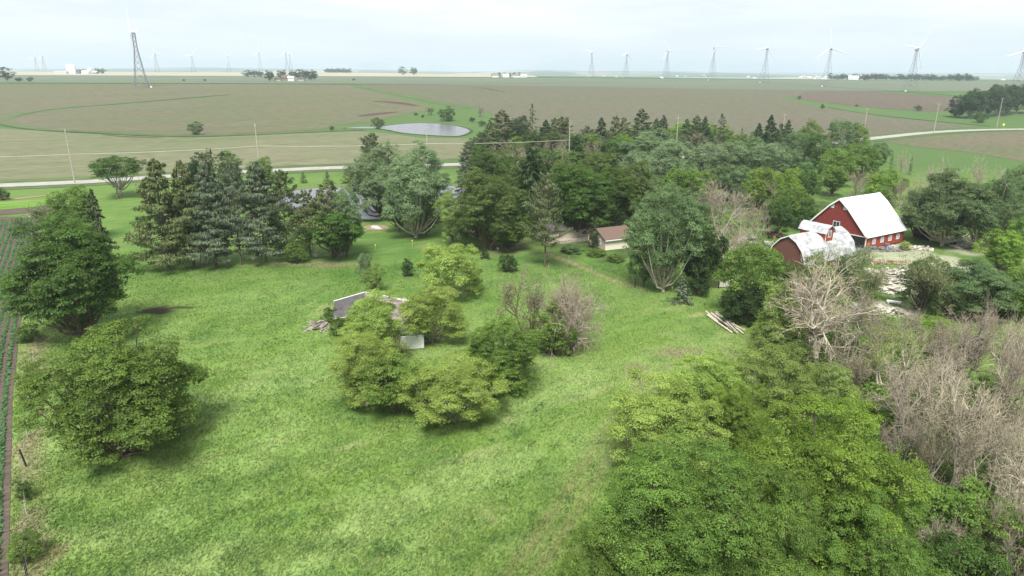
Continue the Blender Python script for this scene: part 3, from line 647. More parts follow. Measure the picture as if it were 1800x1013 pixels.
variants('spruce_M', 3, lambda n, i: conifer(n, 110, 70, .42, .02, .72, .26, .30, .2, .11))
variants('spruce_S', 2, lambda n, i: conifer(n, 60, 24, .75, .02, .75, .32, .22, .2, .13))
variants('thin_S', 2, lambda n, i: conifer(n, 46, 12, .7, .05, .7, .5, .2, .1, .14))
variants('pine_L', 3, lambda n, i: conifer(n, 75, 140, .29, .22, .46, .38, -.05, .45, .17, .6))
variants('bare_L', 4, lambda n, i: bare(n, 3, (4, 5, 4, 4, 4), .024, .50, .27, upb=.18))
variants('bare_M', 3, lambda n, i: bare(n, 4, (4, 4, 4, 4), .055, .52, .16, upb=.2))
variants('bud_L', 2, lambda n, i: bare(n, 3, (4, 4, 4, 4, 3), .027, .52, .18, 6500, .17, upb=.16))
variants('bud_M', 2, lambda n, i: bare(n, 4, (4, 4, 4, 4), .07, .45, .16, 3200, .28))
variants('dome_L', 1, lambda n, i: bare(n, 12, (6, 5, 5, 3), .042, .85, .11, 0, .2, -.12))
print('tris', sum(sum(len(p.vertices) - 2 for p in m.polygons) for m in bpy.data.meshes))
_cnt = {}
def tree(kind, leaf, bx, by, ty, wpx, label, cat='tree', H=None, bark='brown', group=None, name=None, sink=0.0):
    """a tree whose foot (or, with H, whose top) is seen at this place of the photograph"""
    if by is None:
        p = at(bx, ty, H); Hh = H
    else:
        cy = (by + ty) / 2; p = at(bx - (bx - 900) * (by - cy) / (4266 - cy), by); Hh = H or top_h(p, ty)
    Wm = wpx * depth((p[0], p[1], p[2] + Hh * .5)) / FPX
    Wm *= .93
    k = _cnt.get(kind, 0); _cnt[kind] = k + 1; v = MESH[kind][k % len(MESH[kind])]
    nm = name or {'fir': 'fir_tree', 'spruce': 'spruce_tree', 'thin': 'spruce_tree', 'pine': 'pine_tree', 'bare': 'bare_tree', 'bud': 'budding_tree', 'bush': 'bush', 'dome': 'dead_bush'}.get(kind.split('_')[0], 'leafy_tree')
    if cat == 'bush' and not name: nm = 'bush'
    t_ = thing(nm, (p[0], p[1], p[2] - sink), label, cat, group, random.uniform(0, 6.28), (Wm / 10, Wm / 10, Hh / 10))
    bk = kind.split('_')[0]
    if bk in ('bare', 'bud', 'dome'):
        obj('trunk', v[0], BARK[bark], t_)
        obj('twigs', v[1], BARK['rtwig' if leaf == 'red' else 'bleached' if leaf == 'bleached' else 'twig'], t_, kind='stuff')
        if len(v) > 2: obj('leaves', v[2], LM[leaf if leaf in LM else 'brown'], t_, kind='stuff')
    else:
        obj('trunk', v[0], BARK[bark], t_); obj('crown', v[1], LM[leaf], t_)
    return t_

# ------------------------------------------------------------------ buildings
M_red = mat('red_barn_boards', (.225, .040, .034), (.165, .032, .027), 1.2, stretch=(6, 6, .4), bump=.2)  # barn red with the gable's shade put into the colour
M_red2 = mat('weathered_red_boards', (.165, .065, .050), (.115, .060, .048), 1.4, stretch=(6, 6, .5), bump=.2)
M_redlit = mat('bright_red_paint', (.34, .070, .038), (.27, .052, .030), 2)  # same barn red, with the sunlight on it put into the colour
M_white = mat('white_paint', (.80, .80, .78), (.70, .70, .67), 2)
M_roofw = mat('white_metal_roof', (.82, .83, .85), (.68, .70, .73), .35, rough=.45, bump=.05)
M_roofg = mat('patchy_white_roof', (.56, .565, .58), (.27, .27, .28), .7, rough=.5)
M_dark = mat('dark_interior', (.020, .020, .022), (.012, .012, .014), 2)  # near-black that paints in the shade inside openings and sheds
M_glass = mat('dark_window_glass', (.05, .06, .075), (.03, .035, .045), 2, rough=.15)
M_lglass = mat('pale_window_glass', (.45, .50, .55), (.30, .34, .38), 2, rough=.2)
M_brownroof = mat('brown_shingles', (.165, .110, .088), (.120, .080, .064), 5, stretch=(1, 3, 3), bump=.3)
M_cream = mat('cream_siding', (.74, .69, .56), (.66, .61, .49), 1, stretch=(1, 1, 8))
M_shadesid = mat('shaded_tan_siding', (.46, .40, .31), (.38, .33, .26), 1, stretch=(1, 1, 8))  # darker copy of the pale siding, wall shade put into the colour
M_greysh = mat('grey_shingles', (.105, .094, .095), (.062, .056, .058), 1.1, bump=.3, detail=8)
M_pinksh = mat('faded_pinkish_shingles', (.34, .28, .25), (.10, .085, .075), .9, bump=.3)
M_peel = mat('peeling_white_boards', (.72, .72, .69), (.42, .40, .36), 1.6, stretch=(1, 1, 5), contrast=(.3, .5))
M_metal = mat('galvanised_steel', (.20, .205, .235), (.15, .155, .18), 2, rough=.6)
M_tur = mat('turbine_white', (.80, .80, .80), (.74, .74, .75), 1, rough=.4)
M_pole = mat('weathered_grey_pole', (.42, .38, .33), (.32, .28, .24), 2)
M_wire = mat('bright_cable', (.62, .60, .55), (.55, .53, .50), 2, rough=.5)
M_log = mat('pale_bare_log', (.58, .50, .42), (.40, .33, .27), 1.5, stretch=(1, 1, 1))
M_wood = mat('weathered_board', (.42, .38, .32), (.24, .21, .17), 2)
M_pale = mat('pale_scrap', (.66, .63, .55), (.42, .39, .33), 1.2)
M_rust = mat('rusty_red_metal', (.34, .11, .08), (.22, .09, .07), 1.5)
M_orange = mat('rusty_orange_scrap', (.42, .20, .07), (.26, .15, .07), 2)
M_yellow = mat('yellow_sign_paint', (.85, .75, .05), (.80, .70, .05), 2)
M_stone = mat('pale_grey_stone', (.50, .50, .49), (.36, .36, .35), 2, bump=.3)
M_black = mat('black_painted_post', (.04, .035, .03), (.025, .022, .02), 2)
GA = R(32.0)      # bearing of the farmstead

def gambrel_pts(w, ze, wk, zk, zr, n=0):
    return [(0, ze), (wk, zk), (w / 2, zr), (w - wk, zk), (w, ze)]
def roof_from_profile(mb_list, prof, x0, x1, th=.18):
    pass
# big barn: local x along the ridge, local y from the near eave backwards
barn = thing('barn', (78.9, 148.4, h1(80, 150) - .02), 'large red barn with a plain bright white roof and four windows in its low wall', 'barn', None, GA)
BL_, BW, ZE, WK, ZK, ZR = 15.2, 15.0, 3.1, 5.3, 8.6, 10.3
prof = [(0, ZE), (WK, ZK), (BW / 2, ZR), (BW - WK, ZK), (BW, ZE)]
obj_prof = [(0, 0)] + prof + [(BW, 0)]
MB().box((0, 0, 0), (BL_, .2, ZE)).build('front_wall', M_redlit, barn, label='low red wall in a sunlit tone with a row of white windows')
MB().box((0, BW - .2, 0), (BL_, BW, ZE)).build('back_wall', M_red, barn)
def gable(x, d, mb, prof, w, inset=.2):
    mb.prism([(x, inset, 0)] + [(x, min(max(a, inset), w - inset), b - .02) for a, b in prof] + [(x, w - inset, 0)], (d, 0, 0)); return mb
gable(0.0, .2, MB(), prof, BW).build('gable_wall', M_red, barn, label='red gable wall in a shaded tone with small white windows')
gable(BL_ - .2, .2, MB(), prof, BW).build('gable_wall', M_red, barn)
def roof_slope(mb, a, b, x0, x1, th=.14, lift=.0):
    dy, dz = b[0] - a[0], b[1] - a[1]; l_ = math.hypot(dy, dz); ny, nz_ = -dz / l_, dy / l_
    if nz_ < 0: ny, nz_ = -ny, -nz_
    q = [(a[0], a[1]), (b[0], b[1]), (b[0] + ny * th, b[1] + nz_ * th), (a[0] + ny * th, a[1] + nz_ * th)]
    return mb.prism([(x0, y, z) for y, z in q], (x1 - x0, 0, 0))
for nm, (a, b) in (('lower_roof', ((-.45, ZE - .42), (WK, ZK))), ('upper_roof', ((WK, ZK), (BW / 2, ZR))), ('upper_roof', ((BW - WK, ZK), (BW / 2, ZR))), ('lower_roof', ((BW + .45, ZE - .42), (BW - WK, ZK)))):
    r_ = roof_slope(MB(), a, b, -.35, BL_ + .35).build(nm, M_roofw, barn)
    seams = MB()
    dy, dz = b[0] - a[0], b[1] - a[1]; l_ = math.hypot(dy, dz); ny, nz_ = (-dz / l_, dy / l_) if dy > 0 else (dz / l_, -dy / l_)
    for k in range(20):
        x = -.2 + k * (BL_ + .4) / 19; seams.bar((x, a[0] + ny * .15, a[1] + nz_ * .15), (x, b[0] + ny * .15, b[1] + nz_ * .15), .022, n=4)
    seams.build('seam', M_roofw, r_, kind='stuff')
for a, b in zip(prof[:-1], prof[1:]):
    roof_slope(MB(), (a[0], a[1] - .24), (b[0], b[1] - .24), -.42, -.30, .2).build('rake_trim', M_white, barn)
MB().box((-.03, -.06, 0), (.10, .10, ZE - .25)).build('corner_trim', M_white, barn)
def window(parent, c, w, h_, axis='y', fm=None, gm_=None, out=-1, cross=True):
    """axis = the direction the window faces"""
    f = MB(); t_ = .09; d = .07
    x, y, z = c
    def bx(u0, u1, z0, z1, e0, e1):
        if axis == 'y': f.box((x + u0, y + min(out * e0, out * e1), z + z0), (x + u1, y + max(out * e0, out * e1), z + z1))
        else: f.box((x + min(out * e0, out * e1), y + u0, z + z0), (x + max(out * e0, out * e1), y + u1, z + z1))
    bx(-w / 2, -w / 2 + t_, 0, h_, -.02, d); bx(w / 2 - t_, w / 2, 0, h_, -.02, d); bx(-w / 2 + t_, w / 2 - t_, 0, t_, -.02, d); bx(-w / 2 + t_, w / 2 - t_, h_ - t_, h_, -.02, d)
    if cross: bx(-.03, .03, t_, h_ - t_, 0, d * .9)
    fr_ = f.build('window', fm or M_white, parent)
    f = MB(); bx(-w / 2 + t_, w / 2 - t_, t_, h_ - t_, .005, .03); f.build('pane', gm_ or M_glass, fr_)
for k in range(4): window(barn, (3.2 + k * 3.2, 0, .85), 1.25, 1.35, gm_=M_lglass)
window(barn, (0, 7.6, 3.6), 1.7, 1.5, 'x'); window(barn, (0, 6.0, 8.0), .8, .9, 'x', gm_=M_lglass); window(barn, (0, 9.2, 8.0), .8, .9, 'x', gm_=M_lglass)
MB().box((-.06, .35, 0), (-.01, 4.8, 2.7)).build('doorway', M_dark, barn)  # dark panel on the wall, painting the shade of an open door
MB().box((-.12, .25, 2.7), (-.01, 4.9, 2.85)).build('door_header', M_white, barn)
MB().box((-.10, 6.4, 0), (-.01, 6.6, 5.2)).build('batten', M_red2, barn)
# small barn with dormer
sb = thing('barn', (57.6, 129.0, h1(58, 131) - .02), 'smaller weathered red barn with a white gambrel roof and dormer before the big barn', 'barn', None, GA)
SLn, SW = 16.4, 8.8
prof2 = [(0, 1.9), (1.0, 4.5), (2.6, 6.2), (SW / 2, 7.1), (SW - 2.6, 6.2), (SW - 1.0, 4.5), (SW, 1.9)]
gable(0, .2, MB(), prof2, SW, .15).build('gable_wall', M_red2, sb, label='weathered brownish red gable wall'); gable(SLn - .2, .2, MB(), prof2, SW, .15).build('gable_wall', M_red, sb)
MB().box((0, 0, 0), (SLn, .15, 1.9)).build('front_wall', M_red2, sb); MB().box((0, SW - .15, 0), (SLn, SW, 1.9)).build('back_wall', M_red2, sb)
for a, b in zip(prof2[:-1], prof2[1:]): roof_slope(MB(), a, b, -.3, SLn + .3).build('roof_slope', M_roofg, sb)
for a, b in zip(prof2[:-1], prof2[1:]): roof_slope(MB(), (a[0], a[1] - .14), (b[0], b[1] - .14), -.36, -.24, .16).build('rake_trim', M_white, sb)
DX0, DX1, DY0, DY1 = 7.7, 10.3, 1.7, 7.6
for x_ in (DX0, DX1 - .12): MB().box((x_, DY0, 5.0), (x_ + .12, DY1, 7.1)).build('dormer_wall', M_redlit, sb)
dp = [(DX0 - .22, 7.0), (DX0 + .45, 8.1), ((DX0 + DX1) / 2, 8.6), (DX1 - .45, 8.1), (DX1 + .22, 7.0)]
MB().prism([(DX0, DY0, 5.0)] + [(min(max(a, DX0), DX1), DY0, b - .04) for a, b in dp] + [(DX1, DY0, 5.0)], (0, .12, 0)).build('dormer_front', M_redlit, sb)
MB().prism([(DX0, DY1 - .12, 5.0)] + [(min(max(a, DX0), DX1), DY1 - .12, b - .04) for a, b in dp] + [(DX1, DY1 - .12, 5.0)], (0, .12, 0)).build('dormer_back', M_redlit, sb)
rf = MB()
for a, b in zip(dp[:-1], dp[1:]):
    dx, dz = b[0] - a[0], b[1] - a[1]; l_ = math.hypot(dx, dz); nx_, nz_ = -dz / l_ * .13, dx / l_ * .13
    rf.prism([(a[0], DY0 - .35, a[1]), (b[0], DY0 - .35, b[1]), (b[0] + nx_, DY0 - .35, b[1] + nz_), (a[0] + nx_, DY0 - .35, a[1] + nz_)], (0, DY1 - DY0 + .7, 0))
rf.build('dormer_roof', M_roofg, sb)
window(sb, ((DX0 + DX1) / 2, DY0, 6.2), .95, 1.4, 'y'); MB().box((DX0 - .04, DY0 - .05, 5.0), (DX0 + .12, DY0 - .01, 7.0)).build('corner_trim', M_white, sb); MB().box((DX1 - .12, DY0 - .05, 5.0), (DX1 + .04, DY0 - .01, 7.0)).build('corner_trim', M_white, sb)
# garage
ga = thing('garage', (20.6, 146.4, h1(22, 148) - .02), 'cream garage with a brown shingled roof on the lawn beside the dark oaks', 'garage', None, R(25))
GL, GW, GE, GR = 7.3, 7.4, 2.5, 4.2
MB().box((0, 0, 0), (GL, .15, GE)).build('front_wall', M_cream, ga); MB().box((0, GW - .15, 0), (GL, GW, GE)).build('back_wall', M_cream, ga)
for x in (0, GL - .15): MB().prism([(x, .15, 0), (x, .15, GE), (x, GW / 2, GR), (x, GW - .15, GE), (x, GW - .15, 0)], (.15, 0, 0)).build('gable_wall', M_shadesid, ga)
for a, b in (((-.45, GE - .18), (GW / 2, GR + .02)), ((GW + .45, GE - .18), (GW / 2, GR + .02))): roof_slope(MB(), a, b, -.4, GL + .4, .12).build('roof_slope', M_brownroof, ga)
MB().box((-.4, -.56, GE - .30), (GL + .4, -.46, GE - .12)).build('gutter', M_white, ga)
window(ga, (0, 2.4, .9), .9, 1.2, 'x'); MB().box((GL - .5, -.3, 0), (GL - .35, -.15, 1.0)).build('meter_post', M_black, ga)
# house under the oaks
ho = thing('house', (8.5, 153.0, h1(12, 157) - .02), 'low house with shade-toned walls, mostly hidden under the dark oaks left of the garage', 'house', None, R(26))
HL, HW, HE, HR = 12.0, 8.0, 2.9, 4.9
MB().box((0, 0, 0), (HL, .2, HE)).build('front_wall', M_shadesid, ho); MB().box((0, HW - .2, 0), (HL, HW, HE)).build('back_wall', M_shadesid, ho)
for x in (0, HL - .2): MB().prism([(x, .2, 0), (x, .2, HE), (x, HW / 2, HR), (x, HW - .2, HE), (x, HW - .2, 0)], (.2, 0, 0)).build('gable_wall', M_shadesid, ho)
for a, b in (((-.5, HE - .2), (HW / 2, HR)), ((HW + .5, HE - .2), (HW / 2, HR))): roof_slope(MB(), a, b, -.4, HL + .4, .14).build('roof_slope', M_greysh, ho)
for x in (3, 9.6): window(ho, (x, 0, 1.1), 1.2, 1.1)
MB().box((2, -1.6, 0), (11, -.01, .7)).build('deck', M_wood, ho)
# collapsing farmhouse in the meadow, built in world directions
rz0 = h1(-23, 99)
ru = thing('ruined_house', (-25.4, 91.6, rz0 - .02), 'abandoned white farmhouse with a grey sagging roof, smothered by lime green trees', 'house', None, R(13))
MB().box((0, 5.5, 0), (.18, 12.8, 2.3)).build('side_wall', M_peel, ru); MB().box((.18, 12.62, 0), (11.2, 12.8, 2.1)).build('back_wall', M_peel, ru)
MB().box((11.02, 4, 0), (11.2, 12.6, 1.5)).build('side_wall', M_peel, ru)
for y in (5.5, 12.6): MB().prism([(.2, y, 2.2), (4.6, y, 3.3), (11.0, y, 1.5)], (0, .15, 0)).build('gable', M_peel, ru)
MB().slab([(-.35, 5.2, 2.2), (4.6, 3.2, 3.3), (4.6, 13.0, 3.55), (-.35, 13.2, 2.35)], .14).build('roof_slope', M_greysh, ru, label='dark grey shingled slope of the sagging roof')
MB().slab([(4.6, 3.2, 3.3), (11.6, 3.0, 1.3), (11.6, 13.0, 1.6), (4.6, 13.0, 3.55)], .14).build('roof_slope', M_pinksh, ru, label='pinkish caving roof slope with boards showing')
for a_, b_ in (((-.45, 13.3, 2.35), (4.6, 13.15, 3.6)), ((4.6, 13.15, 3.6), (11.7, 13.1, 1.6)), ((-.4, 5.1, 2.2), (1.6, 4.2, 2.7))): MB().bar(a_, b_, .07).build('rake_board', M_peel, ru)
for a_, b_ in (((8.0, -1.2, 0), (11.0, -1.02, 2.3)), ((12.6, -1.2, 0), (16.0, -1.02, 2.0)), ((15.85, -1.0, 0), (16.0, 3.0, 1.9)), ((8.0, -1.0, 0), (8.15, 3.0, 2.3))): MB().box(a_, b_).build('wing_wall', M_peel, ru)
MB().slab([(7.9, .6, 2.5), (13.6, .8, 2.1), (13.6, 3.4, 2.5), (7.9, 3.4, 2.7)], .12).build('wing_roof', M_pinksh, ru)
MB().box((11.0, -1.15, 1.8), (12.6, -1.05, 2.1)).build('lintel', M_white, ru)
MB().box((9.0, -1.26, .8), (9.9, -1.21, 1.8)).build('window_opening', M_dark, ru)  # dark panel painting the shade inside an empty window
br = MB()
for k in range(60):
    a = Vector((random.uniform(4.8, 11.3), random.uniform(4, 12.5), 0)); a.z = 3.5 - (a.x - 4.6) * .285 + .1; br.bar(a, a + Vector((random.uniform(-1.4, 1.4), random.uniform(-1.2, 1.2), random.uniform(-.3, .35))), .07)
br.build('broken_board', M_wood, ru, kind='stuff')
for o_ in ru.children:
    if o_.name.split('.')[0] in ('wing_wall', 'wing_roof', 'lintel', 'window_opening'): o_.location = (-3.7, -2.6, 0)
# rubble heap at its corner
def heap(name, px, py, w, l_, hh, n, mats, label, cat, size=(.5, .2, .08)):
    p = at(px, py); t_ = thing(name, p, label, cat)
    for mi, m in enumerate(mats):
        b_ = MB()
        for k in range(n // len(mats)):
            u, v = random.uniform(-1, 1), random.uniform(-1, 1); z = hh * max(0, 1 - math.hypot(u, v)) * random.uniform(.3, 1) + .04
            c = Vector((u * w / 2, v * l_ / 2, z)); d = Vector((random.uniform(-1, 1), random.uniform(-1, 1), random.uniform(-.25, .25))).normalized() * size[0] * random.uniform(.4, 1.2)
            sd_ = d.cross(Vector((0, 0, 1))).normalized() * size[1] * random.uniform(.4, 1.2)
            b_.prism([c - d - sd_, c + d - sd_, c + d + sd_, c - d + sd_], (0, 0, size[2] * random.uniform(.6, 2)))
        b_.build('board' if mi == 0 else 'rubble', m, t_, kind='stuff')
    return t_
heap('debris_heap', 566, 573, 4.5, 4, .8, 60, [M_wood, M_pinksh], 'heap of grey boards and rubble at the left corner of the ruined farmhouse', 'debris', (.8, .14, .08))
heap('debris_heap', 1572, 487, 10, 9, .9, 260, [M_pale, M_wood], 'wide pale heap of flat scrap boards in the farmyard below the big barn', 'debris', (1.1, .45, .06))
heap('debris_heap', 1569, 512, 5, 3.5, .7, 60, [M_pale, M_pale], 'small bright pale heap just in front of the wide scrap heap', 'debris', (.8, .4, .06))
heap('debris_heap', 1558, 463, 8, 3, .6, 70, [M_orange, M_wood], 'rusty orange and brown scrap lying between the barn and the pale heap', 'debris', (.9, .12, .08))
heap('debris_heap', 1600, 437, 9, 3, .7, 90, [M_pale, M_wood], 'pale scrap strewn beside the right corner of the red barn', 'debris', (.9, .3, .08))
heap('debris_heap', 1700, 432, 8, 5, .5, 80, [M_pale, M_pale], 'pale rubble bed under the large grey green tree', 'debris', (.9, .5, .06))
heap('debris_heap', 1545, 440, 10, 3, .9, 110, [M_wood, M_metal], 'grey clutter of poles and scrap along the low barn wall', 'debris', (1.0, .10, .10))
heap('debris_heap', 1555, 548, 9, 3, .4, 70, [M_pale, M_wood], 'flat pale slabs half hidden among the bare trees of the yard', 'debris', (1.3, .35, .08))
heap('debris_heap', 1528, 752, 4, 2.2, .4, 50, [M_pale, M_wood], 'pale slabs lying under the bare trees at the lower right', 'debris', (.7, .25, .08))
def board(name, a, b, w, th, m, label, cat, z=.3):
    A_, B_ = at(*a), at(*b); d = (B_ - A_); L_ = d.length; t_ = MB()
    t_.box((0, -w / 2, 0), (L_, w / 2, th)).box((L_ * .1, -w / 2, -z), (L_ * .16, w / 2, 0)).box((L_ * .8, -w / 2, -z), (L_ * .86, w / 2, 0))
    o = t_.build(name, m, None, label=label, category=cat); o.location = A_ + Vector((0, 0, z + .02)); o.rotation_euler = (0, 0, math.atan2(d.y, d.x)); return o
board('white_beam', (1558, 533), (1583, 537), .7, .25, M_white, 'bright white fallen beam lying beyond the bare trees in the yard', 'beam')
board('grey_panel', (1502, 552), (1517, 545), 1.4, .1, M_metal, 'light grey sheet leaning low among bare branches in the yard', 'panel')
# dark lean-to and trailer under the big tree
ls = thing('open_shed', at(1668, 424) + Vector((0, 1.2, 0)), 'dark open shed behind the leaning trunks right of the red barn', 'shed', None, R(20))
for x in (-5, 0, 5): MB().box((x - .12, -.12, 0), (x + .12, .12, 2.7)).build('post', M_wood, ls)
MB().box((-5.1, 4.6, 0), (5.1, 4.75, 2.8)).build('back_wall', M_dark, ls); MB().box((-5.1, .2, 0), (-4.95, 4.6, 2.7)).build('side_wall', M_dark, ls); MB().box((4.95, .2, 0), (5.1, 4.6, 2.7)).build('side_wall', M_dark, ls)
MB().slab([(-5.5, -.5, 2.75), (5.5, -.5, 2.75), (5.5, 5.1, 3.2), (-5.5, 5.1, 3.2)], .15).build('roof', M_metal, ls)
tl = thing('flatbed_trailer', at(1668, 429), 'grey flatbed trailer parked in front of the dark open shed', 'trailer', None, R(8))
MB().box((-3, -1, .75), (3, 1, .95)).box((-3, -1, .95), (-2.9, 1, 1.6)).build('bed', M_metal, tl)
MB().bar((3, 0, .8), (4.4, 0, .45), .07).build('hitch', M_black, tl)
for x in (-.6, .5):
    for y in (-1.05, 1.05): MB().bar((x, y - .12, .42), (x, y + .12, .42), .42, n=14).build('wheel', M_black, tl)
# rusty car hulk
rc = thing('rusty_truck', at(1690, 524), 'faded rusty red truck body half hidden by bare brush at the right', 'truck', None, R(-20))
MB().box((-2.2, -.85, .5), (2.2, .85, 1.05)).build('body', M_rust, rc)
MB().prism([(-.2, -.78, 1.05), (1.2, -.78, 1.05), (1.0, -.72, 1.75), (.05, -.72, 1.75)], (0, 1.5, 0)).build('cab', M_rust, rc)
MB().box((1.2, -.8, 1.05), (2.15, .8, 1.2)).build('hood', M_pale, rc)
for x in (-1.4, 1.4):
    for y in (-.86, .86): MB().bar((x, y - .1, .38), (x, y + .1, .38), .38, n=14).build('wheel', M_black, rc)
# farm wagon by the small barn
fw = thing('farm_wagon', at(1361, 419), 'dark brown old wagon standing left of the small barn', 'wagon', None, R(30))
MB().box((-1.8, -.9, .8), (1.8, .9, 1.0)).box((-1.8, -.9, 1.0), (-1.7, .9, 1.9)).box((-1.7, .8, 1.0), (1.8, .9, 1.7)).build('box', BARK['dark'], fw)
for x in (-1.2, 1.2):
    for y in (-1.0, 1.0): MB().bar((x, y - .06, .5), (x, y + .06, .5), .5, n=14).build('wheel', M_rust, fw)
bb = thing('barrel', at(1557, 437), 'dark blue grey barrel in front of the low barn wall', 'barrel')
MB().bar((0, 0, 0), (0, 0, .55), .36, .42, 14).bar((0, 0, .55), (0, 0, 1.1), .42, .36, 14).build('drum', mat('blue_grey_drum', (.10, .12, .17), (.06, .07, .10), 2), bb)
MB().bar((0, 0, 1.1), (0, 0, 1.14), .34, n=14).build('lid', M_metal, bb)
# white field gate / tank by the crab apple
gt = thing('white_gate', at(1263, 507), 'pale boarded gate between the dark shrub and the blossoming tree', 'gate', None, R(14))
for x in (0, 2.6): MB().box((x - .08, -.08, 0), (x + .08, .08, 1.5)).build('post', M_black if x == 0 else M_pale, gt)
for k in range(5): MB().box((.09, -.03, .25 + k * .24), (2.51, .03, .42 + k * .24)).build('board', M_pale, gt)
# fire wood shelter beside the pond lawn
sh = thing('wood_shelter', at(807, 416), 'small open shelter with a pale tin roof at the edge of the oaks', 'shed', None, R(12))
for x, y in ((0, 0), (2.6, 0), (0, 2.2), (2.6, 2.2)): MB().box((x - .07, y - .07, 0), (x + .07, y + .07, 2.1)).build('post', M_pole, sh)
MB().slab([(-.3, -.4, 2.1), (3.0, -.4, 2.25), (3.0, 2.6, 2.45), (-.3, 2.6, 2.3)], .08).build('roof', M_roofg, sh)
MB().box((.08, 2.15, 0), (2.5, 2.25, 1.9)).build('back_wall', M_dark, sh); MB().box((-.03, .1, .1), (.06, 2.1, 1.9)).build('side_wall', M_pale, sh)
heap('firewood_heap', 823, 412, 4, 2.2, .5, 60, [M_pathm, M_log], 'orange brown heap of split firewood beside the tin roofed shelter', 'firewood', (.35, .08, .12))
# big stone on bare patch
st = thing('stone_slab', at(661, 402), 'long pale grey stone lying on a bare patch of the pond lawn', 'stone', None, R(-25))
me = bpy.data.meshes.new('boulder'); import bmesh
bm = bmesh.new(); bmesh.ops.create_icosphere(bm, subdivisions=3, radius=1)
for v in bm.verts:
    n_ = math.sin(v.co.x * 5 + 1) * math.sin(v.co.y * 6) * .08 + random.uniform(-.02, .02); v.co = Vector((v.co.x * 1.7, v.co.y * .55, max(v.co.z, -.1) * (.75 - .15 * v.co.x))) * (1 + n_)
bm.to_mesh(me); bm.free(); obj('block', me, M_stone, st)
sheet('bare_patch', [at(661 + 24 * math.cos(a), 401 + 5 * math.sin(a)) for a in np.linspace(0, 2 * math.pi, 18)[:-1]], M_pathm, .09, .7)
# logs
lg = [((1241, 549), (1262, 566), .13, 'short thin pale log at the far tip of the log pile', .14), ((1244, 556), (1287, 587), .20, 'long pale log on the left side of the log pile', .2), ((1250, 556), (1296, 590), .16, 'grey log second from the left in the log pile', .5),
      ((1259, 551), (1307, 589), .20, 'longest log, on the right side of the log pile', .2), ((1258, 557), (1300, 582), .17, 'brownish log lying across the middle of the log pile', .52), ((1266, 563), (1291, 589), .13, 'thin crooked pole on top of the log pile', .8), ((1283, 573), (1309, 586), .14, 'short log poking out of the right end of the pile', .45)]
for i, (a, b, r_, lb, z) in enumerate(lg):
    A_, B_ = at(*a) + Vector((0, 0, z)), at(*b) + Vector((0, 0, z)); m_ = (A_ + B_) / 2 + Vector((random.uniform(-.15, .15), random.uniform(-.15, .15), .04))
    lo = thing('log', A_, lb, 'log', 'bleached logs lying in a pile')
    MB().bar(A_ - A_, m_ - A_, r_, r_ * .85, 9).bar(m_ - A_, B_ - A_, r_ * .85, r_ * .6, 9).build('log_trunk', M_log, lo)
    st_ = MB()
    for k in range(3):
        c = (B_ - A_) * random.uniform(.3, .9); st_.bar(c, c + Vector((random.uniform(-.4, .4), random.uniform(-.4, .4), random.uniform(.1, .35))), .05, .02, 5)
    st_.build('stub', M_log, lo)

# ------------------------------------------------------------------ fences, posts, sign, pegs
fe = thing('wire_fence', at(47, 1010), 'old wire fence with leaning dark posts along the crop edge at the left', 'fence')
fp = dens(smooth_pts([q for q in fence_pts], 2, False), 1.0, False); acc = 0; o0 = Vector(fe.location); last = None; wires = []
want = [(47, 1012, .09, 2.0, M_black), (46, 960, .05, 1.5, M_pole), (47, 905, .05, 1.4, M_pole), (47, 820, .10, 2.0, M_black), (49, 770, .05, 1.5, M_pole), (52, 705, .09, 1.7, M_pole), (59, 642, .10, 1.9, M_pole), (67, 585, .06, 1.5, M_pole), (76, 535, .06, 1.5, M_pole), (45, 1060, .08, 1.8, M_black)]
tops = []
for (px, py, r_, hh, m) in want:
    p = at(px, py); le = Vector((random.uniform(-.12, .12), random.uniform(-.12, .12), 0)) * hh
    MB().bar(p - o0 + Vector((0, 0, -.2)), p - o0 + le + Vector((0, 0, hh)), r_, r_ * .9, 7).build('post', m, fe); tops.append((p.y, p + le * .8))
tops.sort(key=lambda q: q[0])
for zz in (.5, .9, 1.3):
    w_ = MB()
    for (_, a), (_, b) in zip(tops[:-1], tops[1:]): w_.bar(a - o0 + Vector((0, 0, zz)), b - o0 + Vector((0, 0, zz)), .012, n=3, cap=False)
    w_.build('wire', M_pole, fe)
lf = thing('lawn_fence', at(1116, 505), 'low wire fence with thin posts along the worn path below the garage', 'fence'); o0 = Vector(lf.location)
pp = [at(*q) for q in ((965, 447), (1000, 459), (1040, 477), (1085, 495), (1116, 506))]
for i, p in enumerate(pp): MB().bar(p - o0, p - o0 + Vector((0, 0, 1.1 if i < 4 else 1.9)), .04 if i < 4 else .1, n=6).build('post', M_pole if i < 4 else M_black, lf)
w_ = MB()
for a, b in zip(pp[:-1], pp[1:]): w_.bar(a - o0 + Vector((0, 0, .9)), b - o0 + Vector((0, 0, .9)), .012, n=3, cap=False)
w_.build('wire', M_pole, lf)
for px, py, hh, lb in ((660, 439, 1.0, 'short yellowish marker stake standing on the lawn left of the white birch trunk'), (725, 433, 1.3, 'taller yellowish marker stake by the tan mark on the lawn')):
    p = at(px, py); t_ = thing('marker_stake', p, lb, 'stake'); MB().bar((0, 0, -.1), (0, 0, hh), .06, .05, 6).build('stake', mat('pale_yellow_stake', (.45, .48, .18), (.35, .38, .15), 2), t_); MB().box((-.12, -.07, hh - .05), (.12, .07, hh + .12)).build('cap', M_yellow, t_)
bk = thing('bucket', at(875, 439), 'small white bucket on the ground under the oaks', 'bucket'); MB().bar((0, 0, 0), (0, 0, .42), .2, .27, 12).build('pail', M_white, bk); MB().bar((0, 0, .42), (0, 0, .45), .29, n=12).build('rim', M_white, bk)
